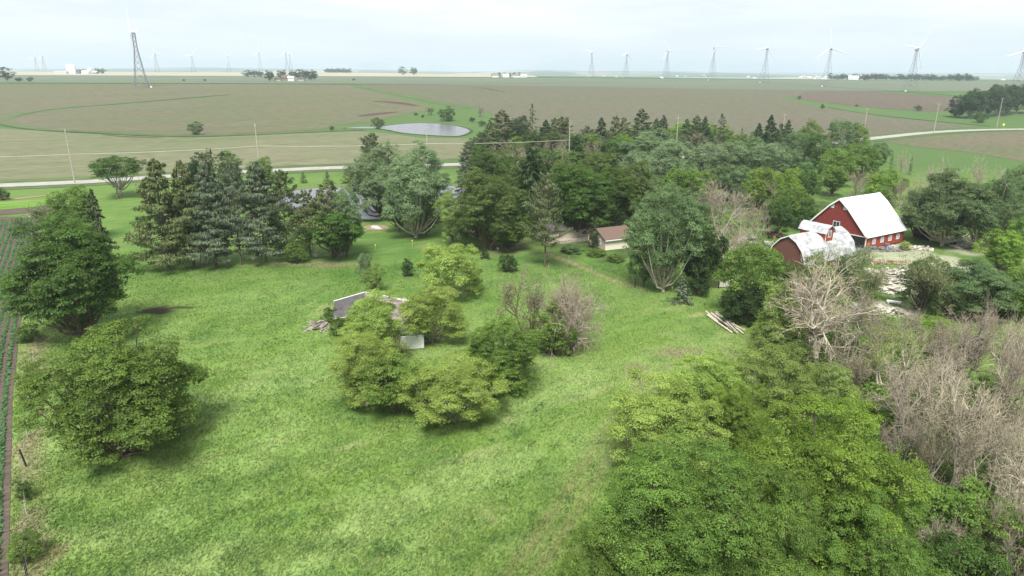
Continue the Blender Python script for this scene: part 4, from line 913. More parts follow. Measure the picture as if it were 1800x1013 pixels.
p = at(1763, 225.5); sg = thing('road_sign', p, 'small yellow diamond road sign beside the gravel road at the right', 'sign')
MB().bar((0, 0, 0), (0, 0, 2.6), .06, n=6).build('post', M_pole, sg); MB().prism([(-.95, -.1, 2.5), (0, -.1, 1.55), (.95, -.1, 2.5), (0, -.1, 3.45)], (0, .06, 0)).build('sign_plate', M_yellow, sg)

# ------------------------------------------------------------------ utility poles and cables
poles = [(-260, 341, 20.0, None), (132, 323, None, 228), (457, 303, None, 218), (752, 291, None, 221), (1000, 286, None, 213), (1187, 279, 19.0, None), (1372, 265, None, 200), (1516, 248, None, 190), (1641, 235, None, 181), (1752, 223.5, None, 172), (1880, 224, 19, None)]
plab = {1: 'leaning pole by the road, left of the umbrella shaped tree', 2: 'pole rising behind the evergreen row against the stubble field', 3: 'pole standing in front of the far pond', 4: 'pale pole whose top shows right of the dark spruces',
        6: 'short visible pole top behind the dark cedars right of centre', 7: 'pole beside the road behind the tall thin trees', 8: 'tall pole midway along the open gravel road', 9: 'pole next to the yellow road sign', 5: 'pole hidden among the wood trees', 0: 'pole beyond the left edge', 10: 'pole beyond the right edge'}
ptop = []
for i, (px, py, hh, ty) in enumerate(poles):
    p = at(px, py); hh = hh or top_h(p, ty); hh = min(hh, 25)
    t_ = thing('utility_pole', p, plab[i].replace('pole', 'grey utility pole', 1), 'utility pole', 'utility poles along the gravel road', GA - R(90) + R(88))
    MB().bar((0, 0, -.3), (0, 0, hh), .23, .15, 9).build('pole', M_pole, t_)
    MB().box((-.07, -1.2, hh - 1.0), (.07, 1.2, hh - .86)).build('crossarm', M_pole, t_)
    for y in (-1.1, 1.1): MB().bar((0, y, hh - .86), (0, y, hh - .55), .07, .05, 7).build('insulator', M_stone, t_)
    MB().bar((0, 0, hh), (0, 0, hh + .3), .07, .05, 7).build('insulator', M_stone, t_)
    ptop.append((p, hh))
def cable(name, f, off, r_, sag, m, label, last=20):
    b_ = MB(); o0 = ptop[0][0]
    for (a, ha), (b, hb) in list(zip(ptop[:-1], ptop[1:]))[:last]:
        A_ = a + Vector(off) + Vector((0, 0, ha * f)) - o0; B_ = b + Vector(off) + Vector((0, 0, hb * f)) - o0; n = 12; prev = A_
        for k in range(1, n + 1):
            t_ = k / n; q = A_.lerp(B_, t_) - Vector((0, 0, sag * 4 * t_ * (1 - t_))); b_.bar(prev, q, r_, n=4, cap=False); prev = q
    o = b_.build(name, m, None, label=label, category='cable'); o.location = o0
cable('overhead_cable', .55, (0, 0, 0), .05, .5, M_wire, 'thick pale cable strung halfway up the roadside utility poles', 4)
cable('overhead_wire', 1.0, (0, 0, .3), .012, 1.2, M_pole, 'thin top wire strung between the utility pole tops')

# ------------------------------------------------------------------ wind turbines
def lattice(hh, r0, r1, f=1.0):
    b_ = MB(); lv_ = [0, .14, .27, .39, .50, .60, .69, .78, .87, .96]
    c = lambda t_, k: Vector(((r0 + (r1 - r0) * min(1, t_ / .72) ** .9) * (1, -1, -1, 1)[k], (r0 + (r1 - r0) * min(1, t_ / .72) ** .9) * (1, 1, -1, -1)[k], t_ * hh))
    for k in range(4):
        for a, b in zip(lv_[:-1], lv_[1:]):
            b_.bar(c(a, k), c(b, k), .26 * f, n=4); b_.bar(c(a, k), c(b, (k + 1) % 4), .13 * f, n=3, cap=False); b_.bar(c(a, (k + 1) % 4), c(b, k), .13 * f, n=3, cap=False); b_.bar(c(b, k), c(b, (k + 1) % 4), .09, n=3, cap=False)
        b_.bar((0, 0, 0) and c(0, k), c(0, k) + Vector((0, 0, -2)), .4, n=4)
    b_.box((-r1 - .2, -r1 - .2, .955 * hh), (r1 + .2, r1 + .2, .985 * hh)); return mesh_from('lattice', b_.v, b_.f)
M_steel = mat('pale_galvanised_steel', (.19, .195, .215), (.15, .155, .17), 2, rough=.6)
def blade_mesh():
    b_ = MB(); n = 10; st_ = []
    for k in range(n + 1):
        t_ = k / n; z = 1.0 + 25 * t_; w_ = .9 * (.6 + 1.4 * math.sin(min(1, t_ * 3.2) * math.pi / 2)) * (1 - .78 * t_) + .12; th = .45 * (1 - t_) + .08
        st_.append([(-w_ * .35, 0, z), (0, th / 2, z), (w_ * .65, 0, z), (0, -th / 2, z)])
    vs = [q for s_ in st_ for q in s_]; fs = [(4 * k + j, 4 * k + (j + 1) % 4, 4 * k + 4 + (j + 1) % 4, 4 * k + 4 + j) for k in range(n) for j in range(4)] + [(3, 2, 1, 0), tuple(range(4 * n, 4 * n + 4))]
    b_.add(vs, fs); return mesh_from('blade', b_.v, b_.f, smooth=True)
BLM = blade_mesh(); LATT = {}
nac = MB().prism([(-1.1, -2.2, -.9), (1.1, -2.2, -.9), (1.1, -2.2, 1.1), (-1.1, -2.2, 1.1)], (0, 7, 0)).box((-.5, 2.5, 1.1), (.5, 4.5, 1.5)); NACM = mesh_from('nacelle', nac.v, nac.f)
hb_ = MB().bar((0, -2.3, 0), (0, -3.6, 0), 1.1, .9, 12).bar((0, -3.6, 0), (0, -4.6, 0), .9, .2, 12); HUBM = mesh_from('hub', hb_.v, hb_.f, smooth=True)
BOXM = MB().box((-.8, -.8, 0), (.8, .8, 1.6)); BOXM = mesh_from('box', BOXM.v, BOXM.f)
LATM = lattice(60.0, 7.4, 1.3, .62); LATN = lattice(60.0, 6.8, 1.5, 1.1)
def turbine(px, hy, D, ang, yaw, label):
    d = ray(px, hy); k = D / float(np.hypot(d[0], d[1])); x, y, zh = d[0] * k, d[1] * k, CAM_H + d[2] * k; g = h1(x, y)
    t_ = thing('wind_turbine', (x, y, g), label, 'wind turbine', 'wind turbines on lattice towers along the horizon', 0); hh = zh - g
    lt = obj('lattice_tower', LATN if D < 950 and px < 900 else LATM, M_metal if px < 900 and D < 950 else M_steel, t_); lt.scale = (1, 1, hh / 60.0); lt.rotation_euler = (0, 0, R(20))
    nc = obj('nacelle', NACM, M_tur, t_); nc.location = (0, 0, hh + .6); nc.rotation_euler = (0, 0, yaw)
    hb = obj('hub', HUBM, M_tur, t_); hb.location = (0, 0, hh + .6); hb.rotation_euler = (0, 0, yaw)
    for j in range(3):
        bl = obj('blade', BLM, M_tur, t_)
        a = ang + j * 2 * math.pi / 3
        Mx = Matrix.Translation((0, 0, hh + .6)) @ Matrix.Rotation(yaw, 4, 'Z') @ Matrix.Translation((0, -3, 0)) @ Matrix.Rotation(a, 4, 'Y') @ Matrix.Rotation(R(12), 4, 'Z')
        bl.matrix_basis = Mx
    bx_ = obj('transformer_box', BOXM, M_tur, t_); bx_.location = (-9 if px > 900 else 14, -6, 0)
turbine(234, 56, 905, R(-20), R(-62), 'largest wind turbine, standing in the left field close to the near ridge')
turbine(1612, 86, 1065, R(38), R(20), 'tall wind turbine second from the right edge, one blade up to the right')
turbine(1461, 85, 1215, R(-8), R(-15), 'wind turbine with a level right hand blade, above the right end of the wide field')
turbine(1349, 85, 1390, R(22), R(10), 'wind turbine fourth from the right, standing where the ridge starts to fall')
turbine(1256, 84, 1520, R(-35), R(30), 'wind turbine fifth from the right, above the middle of the ridge')
turbine(1174, 90, 1660, R(95), R(15), 'wind turbine sixth from the right with a blade level to the right')
turbine(1102, 95, 1850, R(15), R(40), 'wind turbine with a blade up, second from the left of the right hand row')
turbine(1041, 93, 1780, R(50), R(5), 'first wind turbine of the right hand row, nearest the picture centre')
turbine(1802, 90, 960, R(-105), R(10), 'wind turbine cut by the right edge, one blade reaching into view')
turbine(272, 94, 2420, R(-15), R(30), 'small distant wind turbine just right of the largest one')
turbine(337, 98, 2600, R(30), R(30), 'small distant wind turbine, second right of the largest one')
turbine(400, 98, 2500, R(70), R(45), 'small distant wind turbine left of the far tree grove')
turbine(455, 92, 2350, R(2), R(20), 'distant wind turbine with a bright blade above the left end of the grove')
turbine(502, 91, 2250, R(-10), R(25), 'left one of the two close together turbines above the grove')
turbine(509, 95, 2600, R(40), R(25), 'right one of the two close together turbines above the grove')
turbine(61, 101, 3300, R(10), R(30), 'faintest wind turbine at the far left')
turbine(74, 98, 3000, R(-20), R(30), 'faint wind turbine just right of the faintest one at the far left')

# ------------------------------------------------------------------ far farmsteads
def far_house(px, py, w, l_, e, r_, wm, rm, label, rot=0, group=None, D=None):
    if D: d = ray(px, py); k = D / float(np.hypot(d[0], d[1])); p = Vector((d[0] * k, d[1] * k, h1(d[0] * k, d[1] * k)))
    else: p = at(px, py)
    t_ = thing('house' if e < 5 else 'farm_building', p, label, 'house' if e < 5 else 'farm building', group, rot)
    MB().box((-l_ / 2, -w / 2, -2), (l_ / 2, w / 2, e)).prism([(-l_ / 2, -w / 2, e), (-l_ / 2, 0, r_ - .1), (-l_ / 2, w / 2, e)], (l_, 0, 0)).build('wall', wm, t_)
    for s_ in (-1, 1): roof_slope(MB(), (s_ * (w / 2 + .5), e - .3), (0, r_), -l_ / 2 - .5, l_ / 2 + .5, .3).build('roof', rm, t_)
def bin_(px, py, r_, hh, label, D):
    d = ray(px, py); k = D / float(np.hypot(d[0], d[1])); x, y = d[0] * k, d[1] * k
    t_ = thing('grain_silo', (x, y, h1(x, y)), label, 'silo', 'white silos of the far left farmstead')
    MB().bar((0, 0, -2), (0, 0, hh), r_, n=20).build('wall', M_white, t_); MB().bar((0, 0, hh), (0, 0, hh + r_ * .45), r_ * 1.05, r_ * .1, 20).build('roof', M_roofw, t_)
bin_(122, 124, 6.5, 21, 'tall white silo left of the pair', 2200); bin_(129, 124, 6.5, 21, 'tall white silo right of the pair', 2200); bin_(158, 124, 5, 13, 'short white silo between the farmstead trees', 2200)
far_house(107, 125, 12, 34, 5.2, 7, M_pale, M_roofg, 'long low white farm shed left of the silos', 0, None, 2200)
far_house(137, 125, 10, 12, 7, 10, M_metal, M_greysh, 'grey farm building right of the tall silos', 0, None, 2200)
far_house(151, 126, 12, 18, 5.2, 8, M_white, M_roofw, 'white farm shed between the two farmstead trees', 0, None, 2190)
far_house(167, 126, 9, 10, 4, 7, M_pinksh, M_roofw, 'small pale house right of the short silo', 0, None, 2190)
far_house(511, 137, 8, 9, 4.2, 7, M_white, M_roofg, 'white house in front of the far grove', .3, None, 1150)
far_house(501, 138, 8, 9, 4.5, 9, M_pinksh, M_brownroof, 'pinkish brown house left of the white one in the grove', .2, None, 1160)
far_house(489, 138, 7, 9, 3.2, 5, M_shadesid, M_greysh, 'low tan shed at the left of the grove houses', 0, None, 1150)
far_house(530, 138, 7, 9, 3.2, 5, M_shadesid, M_greysh, 'low tan shed right of the grove houses', 0, None, 1150)
for i, px in enumerate((871, 889, 907, 920)): far_house(px, 133, 10, 14, 4, 7, M_white, M_roofw if i % 2 else M_pinksh, 'white farm house on the ridge skyline left of centre', .2 * i, 'white farm houses on the ridge skyline', 1640)
far_house(1452, 140, 16, 26, 4.5, 9, M_roofw, M_roofw, 'white roofed far building left of the tree line beyond the ridge', .8, None, 2100)
far_house(1500, 142, 14, 22, 4.5, 9, M_roofw, M_roofw, 'white gabled far building right of the small far trees', -.6, None, 1950)
for i in range(34):
    px = [random.uniform(1395, 1450), random.uniform(1010, 1090), random.uniform(1150, 1390), random.uniform(1400, 1790), random.uniform(560, 900)][min(4, i // 7)]
    D = random.uniform(3200, 7500); far_house(px, 135, random.uniform(9, 16), random.uniform(10, 26), random.uniform(3.6, 4.9), random.uniform(6, 9), M_white, M_roofw, 'tiny white building of the hazy far town beyond the ridge', random.uniform(0, 3), 'tiny white buildings of the hazy far town', D)

# ------------------------------------------------------------------ trees and bushes, one by one
T = tree
# left side
T('round_L', 'dark', 124, 600, 380, 215, 'large dense green tree at the left beside the crop rows')
T('bush_L', 'mid', 208, 790, 585, 268, 'huge rounded bush standing alone at the lower left of the meadow', 'bush')
T('round_M', 'mid', 128, 425, 328, 84, 'rounded green tree rising behind the large left tree')
T('spruce_M', 'spruce', 172, 478, 336, 60, 'narrow dark spruce wedged behind the right side of the large left tree')
T('bud_M', 'gray', 84, 412, 350, 60, 'broken grey juniper with bare twigs at the end of the crop rows', bark='grey')
T('umbrella_M', 'dark', 207, 348, 277, 98, 'umbrella shaped tree with several pale trunks beside the road', bark='grey')
T('bare_M', 'red', 258, 392, 312, 30, 'slim bare twiggy tree right of the umbrella shaped tree')
T('bush_M', 'deep', 2, 352, 330, 26, 'dark shrub cut by the left edge near the road', 'bush')
# evergreen row
T('fir_L', 'fir', 283, 474, 283, 112, 'olive fir at the left end of the evergreen row')
T('fir_L', 'fir', 328, 468, 286, 92, 'second olive fir of the evergreen row with a bent thin tip')
T('fir_L', 'blue', 368, 470, 290, 96, 'blue grey fir, third from the left of the evergreen row')
T('pine_L', 'blue', 413, 466, 287, 84, 'grey green conifer with a visible trunk in the middle of the evergreen row')
T('fir_L', 'blue', 458, 462, 288, 100, 'broad blue green fir right of the conifer with the visible trunk')
T('pine_L', 'spruce', 499, 460, 300, 74, 'flat topped dark pine near the right end of the evergreen row')
T('pine_L', 'fir', 541, 457, 335, 80, 'thin half dead pine between the flat topped pine and the last row tree')
T('round_M', 'dark', 590, 457, 368, 104, 'bushy green tree at the right end of the evergreen row')
T('pine_L', 'fir', 580, 452, 322, 100, 'sparse olive tree top over the last bushy tree of the evergreen row')
T('loose_M', 'gray', 606, 452, 330, 74, 'thin grey green tree before the pond at the right end of the evergreen row')
T('bush_M', 'mid', 521, 461, 420, 50, 'bright green bush under the evergreen row', 'bush')
T('bare_M', 'bleached', 556, 452, 416, 62, 'dead grey branches hanging under the right end of the evergreen row', bark='bleached', name='dead_bush', cat='dead bush')
T('round_M', 'deep', 352, 362, 268, 60, 'dark round tree behind the evergreen row')
T('thin_S', 'spruce', 375, 360, 262, 24, 'thin dark spire behind the evergreen row')
T('round_M', 'dark', 402, 362, 266, 56, 'fresh green tree top right of the thin dark spire')
T('round_M', 'mid', 460, 358, 277, 54, 'green tree top at the pole behind the evergreen row')
T('bush_M', 'olive', 345, 385, 325, 60, 'light olive bush behind the second olive fir', 'bush')
# road and pond
T('spruce_S', 'gray', 533, 322, 302, 16, 'tiny shrub left of its twin on the road bank')
T('spruce_S', 'gray', 575, 319, 300, 16, 'tiny conical shrub on the road bank, right of its twin')
T('bush_M', 'light', 617, 322, 297, 40, 'yellowish bush on the road bank by the willow', 'bush')
T('plume_L', 'silver', 668, 385, 256, 118, 'silver green willow with a stout dark trunk on the pond edge', bark='dark')
T('plume_L', 'silver', 728, 418, 254, 128, 'tall silver green birch with a crooked white trunk', bark='pale')
T('pine_L', 'spruce', 655, 335, 235, 66, 'dark irregular tree top behind the silver green willow')
T('round_M', 'dark', 700, 408, 330, 60, 'dark low tree between the willow and the white trunked birch')
T('round_M', 'dark', 748, 412, 330, 48, 'dark green slim tree right of the white trunked birch')
T('spruce_S', 'spruce', 767, 391, 357, 30, 'little dark spruce by the pond right of the birch')
T('loose_M', 'light', 795, 436, 335, 66, 'pale airy tree with a thin leaning trunk left of the wood shelter', bark='grey')
T('spruce_M', 'blue', 818, 350, 262, 46, 'blue spruce standing by the road at the left end of the wood')
# oaks around the house
T('round_L', 'olive', 862, 440, 296, 128, 'broad olive oak at the left of the dark oaks, over the wood shelter')
T('round_M', 'olive', 838, 422, 335, 80, 'lower olive oak crown directly above the tin roofed shelter')
T('spruce_M', 'deep', 932, 402, 262, 92, 'dark pointed tree behind the grey green pine')
T('pine_L', 'pine', 959, 470, 305, 84, 'grey green pine standing alone on the lawn with a clear straight trunk')
T('round_L', 'dark', 1015, 420, 288, 118, 'dark oak behind the house, right of the lone pine')
T('round_L', 'dark', 1068, 405, 296, 110, 'dark oak crown over the garage roof')
T('round_M', 'olive', 1110, 392, 284, 84, 'round olive tree with a domed top behind the garage')
T('round_M', 'mid', 893, 440, 386, 78, 'bright leafy low tree left of the lone pine')
T('round_M', 'dark', 958, 418, 350, 70, 'dark understorey tree behind the trunk of the lone pine')
T('round_M', 'olive', 978, 380, 292, 72, 'olive crown between the dark pointed tree and the dark oaks')
T('spruce_S', 'deep', 852, 455, 430, 22, 'small dark cone shaped conifer at the left edge of the oak shade')
T('bush_M', 'deep', 893, 478, 447, 38, 'dark rounded shrub on the lawn left of the lone pine', 'bush')
T('bush_M', 'deep', 716, 486, 455, 27, 'small dark bush standing alone on the grass above the ruin trees', 'bush')
T('bush_M', 'gray', 1005, 444, 428, 44, 'whitish flowering plants in the bed left of the garage', 'bush')
T('bush_M', 'mid', 1048, 450, 438, 36, 'green perennials in front of the garage gable', 'bush')
T('bush_M', 'mid', 1082, 460, 447, 36, 'low round clump on the lawn in front of the garage', 'bush')
T('bush_M', 'deep', 1044, 436, 402, 22, 'dark climber against the garage gable', 'bush')
# right of the lawn
T('loose_L', 'gray', 1172, 513, 328, 132, 'tall grey green tree with a pale trunk right of the garage', bark='pale')
T('plume_M', 'gray', 1135, 505, 395, 62, 'left lower limb mass of foliage beside the tall grey green tree')
T('round_M', 'deep', 1235, 508, 395, 88, 'dark dense tree right of the tall grey green tree')
T('round_M', 'deep', 1222, 460, 372, 66, 'deep green crown just behind the dark dense tree')
T('spruce_S', 'blue', 1199, 533, 487, 46, 'small blue spruce on the meadow edge')
T('bush_M', 'deep', 1230, 519, 485, 44, 'dark shrub right of the small blue spruce', 'bush')
T('bush_L', 'deep', 1306, 568, 500, 84, 'dark green spreading shrub above the log pile', 'bush')
T('loose_M', 'mid', 1322, 560, 432, 112, 'mid green tree above the dark spreading shrub')
T('bush_M', 'bloom', 1318, 462, 415, 78, 'crab apple covered in whitish blossom left of the small red barn', name='blossoming_tree', cat='tree')
T('round_M', 'light', 1372, 628, 498, 84, 'yellowish green tree right of the dark spreading shrub')
T('loose_M', 'light', 1350, 640, 560, 78, 'pale olive brush right of the log pile')
T('loose_M', 'olive', 1400, 655, 585, 80, 'olive tree crown between the yellowish tree and the pale trunked bare tree')
# centre group round the ruin
T('loose_L', 'lime', 640, 716, 590, 126, 'lime green leaning tree left in front of the ruined farmhouse', bark='grey')
T('loose_L', 'lime', 652, 636, 513, 112, 'lime green tree growing against the grey roof of the ruin', bark='grey')
T('bud_M', 'lime', 694, 632, 572, 46, 'lime foliage hanging before the white wall of the ruin')
T('loose_L', 'lime', 758, 604, 506, 122, 'lime green tree at the right corner of the ruin', bark='grey')
T('loose_M', 'lime', 790, 527, 432, 112, 'airy lime green tree behind the ruin', bark='grey')
T('loose_M', 'lime', 832, 512, 470, 44, 'small lime side tree right of the airy tree behind the ruin')
T('loose_M', 'light', 655, 515, 462, 44, 'pale sparse sapling above the ruined roof')
T('loose_M', 'silver', 641, 498, 446, 28, 'slimmer silvery sapling left of its neighbour above the ruined roof')
T('round_M', 'mid', 690, 726, 624, 120, 'mid green tree in the middle of the cluster below the ruin')
T('loose_L', 'lime', 798, 742, 640, 172, 'spreading low lime tree at the bottom of the centre cluster', bark='grey')
T('loose_M', 'lime', 728, 728, 655, 90, 'lime foliage joining the two low trees of the centre cluster')
T('bush_L', 'mid', 882, 684, 565, 142, 'big olive green bush right of the lime trees', 'bush')
T('bud_L', 'brown', 930, 602, 476, 100, 'half leafed brownish tree left of the dead bush')
T('bush_M', 'mid', 968, 622, 535, 92, 'green bush at the foot of the dead bush', 'bush')
T('dome_L', 'red', 1008, 616, 488, 116, 'grey dead bush of tangled drooping branches', 'dead bush', bark='bleached', name='dead_bush')
T('bush_M', 'mid', 596, 590, 556, 44, 'low scrub growing up before the grey roof of the ruin', 'bush')
T('bush_M', 'dark', 581, 570, 540, 34, 'dark green vine thicket against the left wall of the ruin', 'bush')
# fence side
T('bush_M', 'dark', 42, 878, 844, 30, 'small dark bush on the fence line at the lower left', 'bush')
T('bush_M', 'mid', 42, 984, 938, 62, 'low green brush round the last fence post at the bottom left', 'bush')
T('bush_M', 'mid', 46, 700, 655, 44, 'green brush on the fence beside the crop rows', 'bush')
T('bush_M', 'mid', 54, 660, 634, 30, 'small green brush just under the pale fence post', 'bush')
T('bush_M', 'dark', 48, 600, 572, 44, 'leafy brush on the fence below the large left tree', 'bush')
# back edge of the wood: conifers
con = [(882, 268, 195, 48, 'fir_L', 'fir', 'tall olive spruce at the left end of the back conifers'), (861, 272, 212, 34, 'spruce_M', 'fir', 'olive spruce left of the tall one at the left end of the back conifers'), (912, 262, 204, 36, 'round_M', 'deep', 'dark rounded tree between the two tall back spruces'),
       (935, 266, 183, 34, 'thin_S', 'fir', 'tallest spruce of the back row with a bare spiky top'), (959, 264, 212, 30, 'spruce_M', 'deep', 'blue black spruce right of the spiky topped one'), (975, 262, 208, 24, 'spruce_S', 'fir', 'first of three slim grey spruces by the pale pole'), (986, 262, 205, 22, 'spruce_S', 'fir', 'middle one of three slim grey spruces by the pale pole'), (995, 262, 207, 20, 'spruce_S', 'fir', 'last of three slim grey spruces, touching the pale pole'),
       (846, 285, 232, 44, 'pine_L', 'spruce', 'dark pine above the blue spruce at the wood edge'), (826, 300, 248, 30, 'pine_L', 'spruce', 'small dark pine at the left tip of the wood'), (1032, 268, 222, 34, 'pine_L', 'spruce', 'low dark pine right of the pale pole'), (1056, 268, 208, 28, 'spruce_M', 'spruce', 'dark spruce left of the grey green pair'),
       (1082, 266, 204, 22, 'spruce_S', 'pine', 'left one of the grey green pair of spruces'), (1096, 266, 207, 22, 'spruce_S', 'pine', 'right one of the grey green pair of spruces'), (1127, 268, 193, 38, 'fir_L', 'spruce', 'large dark pine peak in the middle of the back row'), (1153, 266, 209, 22, 'spruce_S', 'spruce', 'smaller dark spruce right of the large pine peak'), (1165, 266, 204, 26, 'spruce_M', 'spruce', 'taller of the dark pair right of the large pine peak'),
       (1206, 262, 210, 20, 'spruce_S', 'spruce', 'dark tip left of the bright domed tree top'), (1223, 262, 204, 22, 'spruce_S', 'spruce', 'dark tip showing over the bright domed tree'), (1238, 262, 206, 20, 'spruce_S', 'deep', 'rounder dark tip right over the bright domed tree'), (1267, 262, 200, 22, 'thin_S', 'spruce', 'thin spiky spruce over the second bright tree'),
       (1332, 278, 218, 24, 'spruce_M', 'deep', 'short dark cedar left of the tall dark cedar'), (1352, 280, 204, 28, 'spruce_M', 'deep', 'tall dark cedar in front of the road'), (1370, 276, 218, 18, 'spruce_S', 'spruce', 'small dark cedar between two larger cedars'), (1383, 276, 212, 24, 'spruce_M', 'spruce', 'last dark cedar left of the bright road stretch'), (1303, 262, 226, 14, 'thin_S', 'spruce', 'tiny grey spire right of the bright domed trees')]
for (x, b_, ty, w_, k, lf_, lb) in con: T({'spruce_S': 'fir_M', 'fir_L': 'fir_M'}.get(k, k), lf_, x, b_, ty, w_ * (1.25 if w_ > 32 else 1.6), lb)
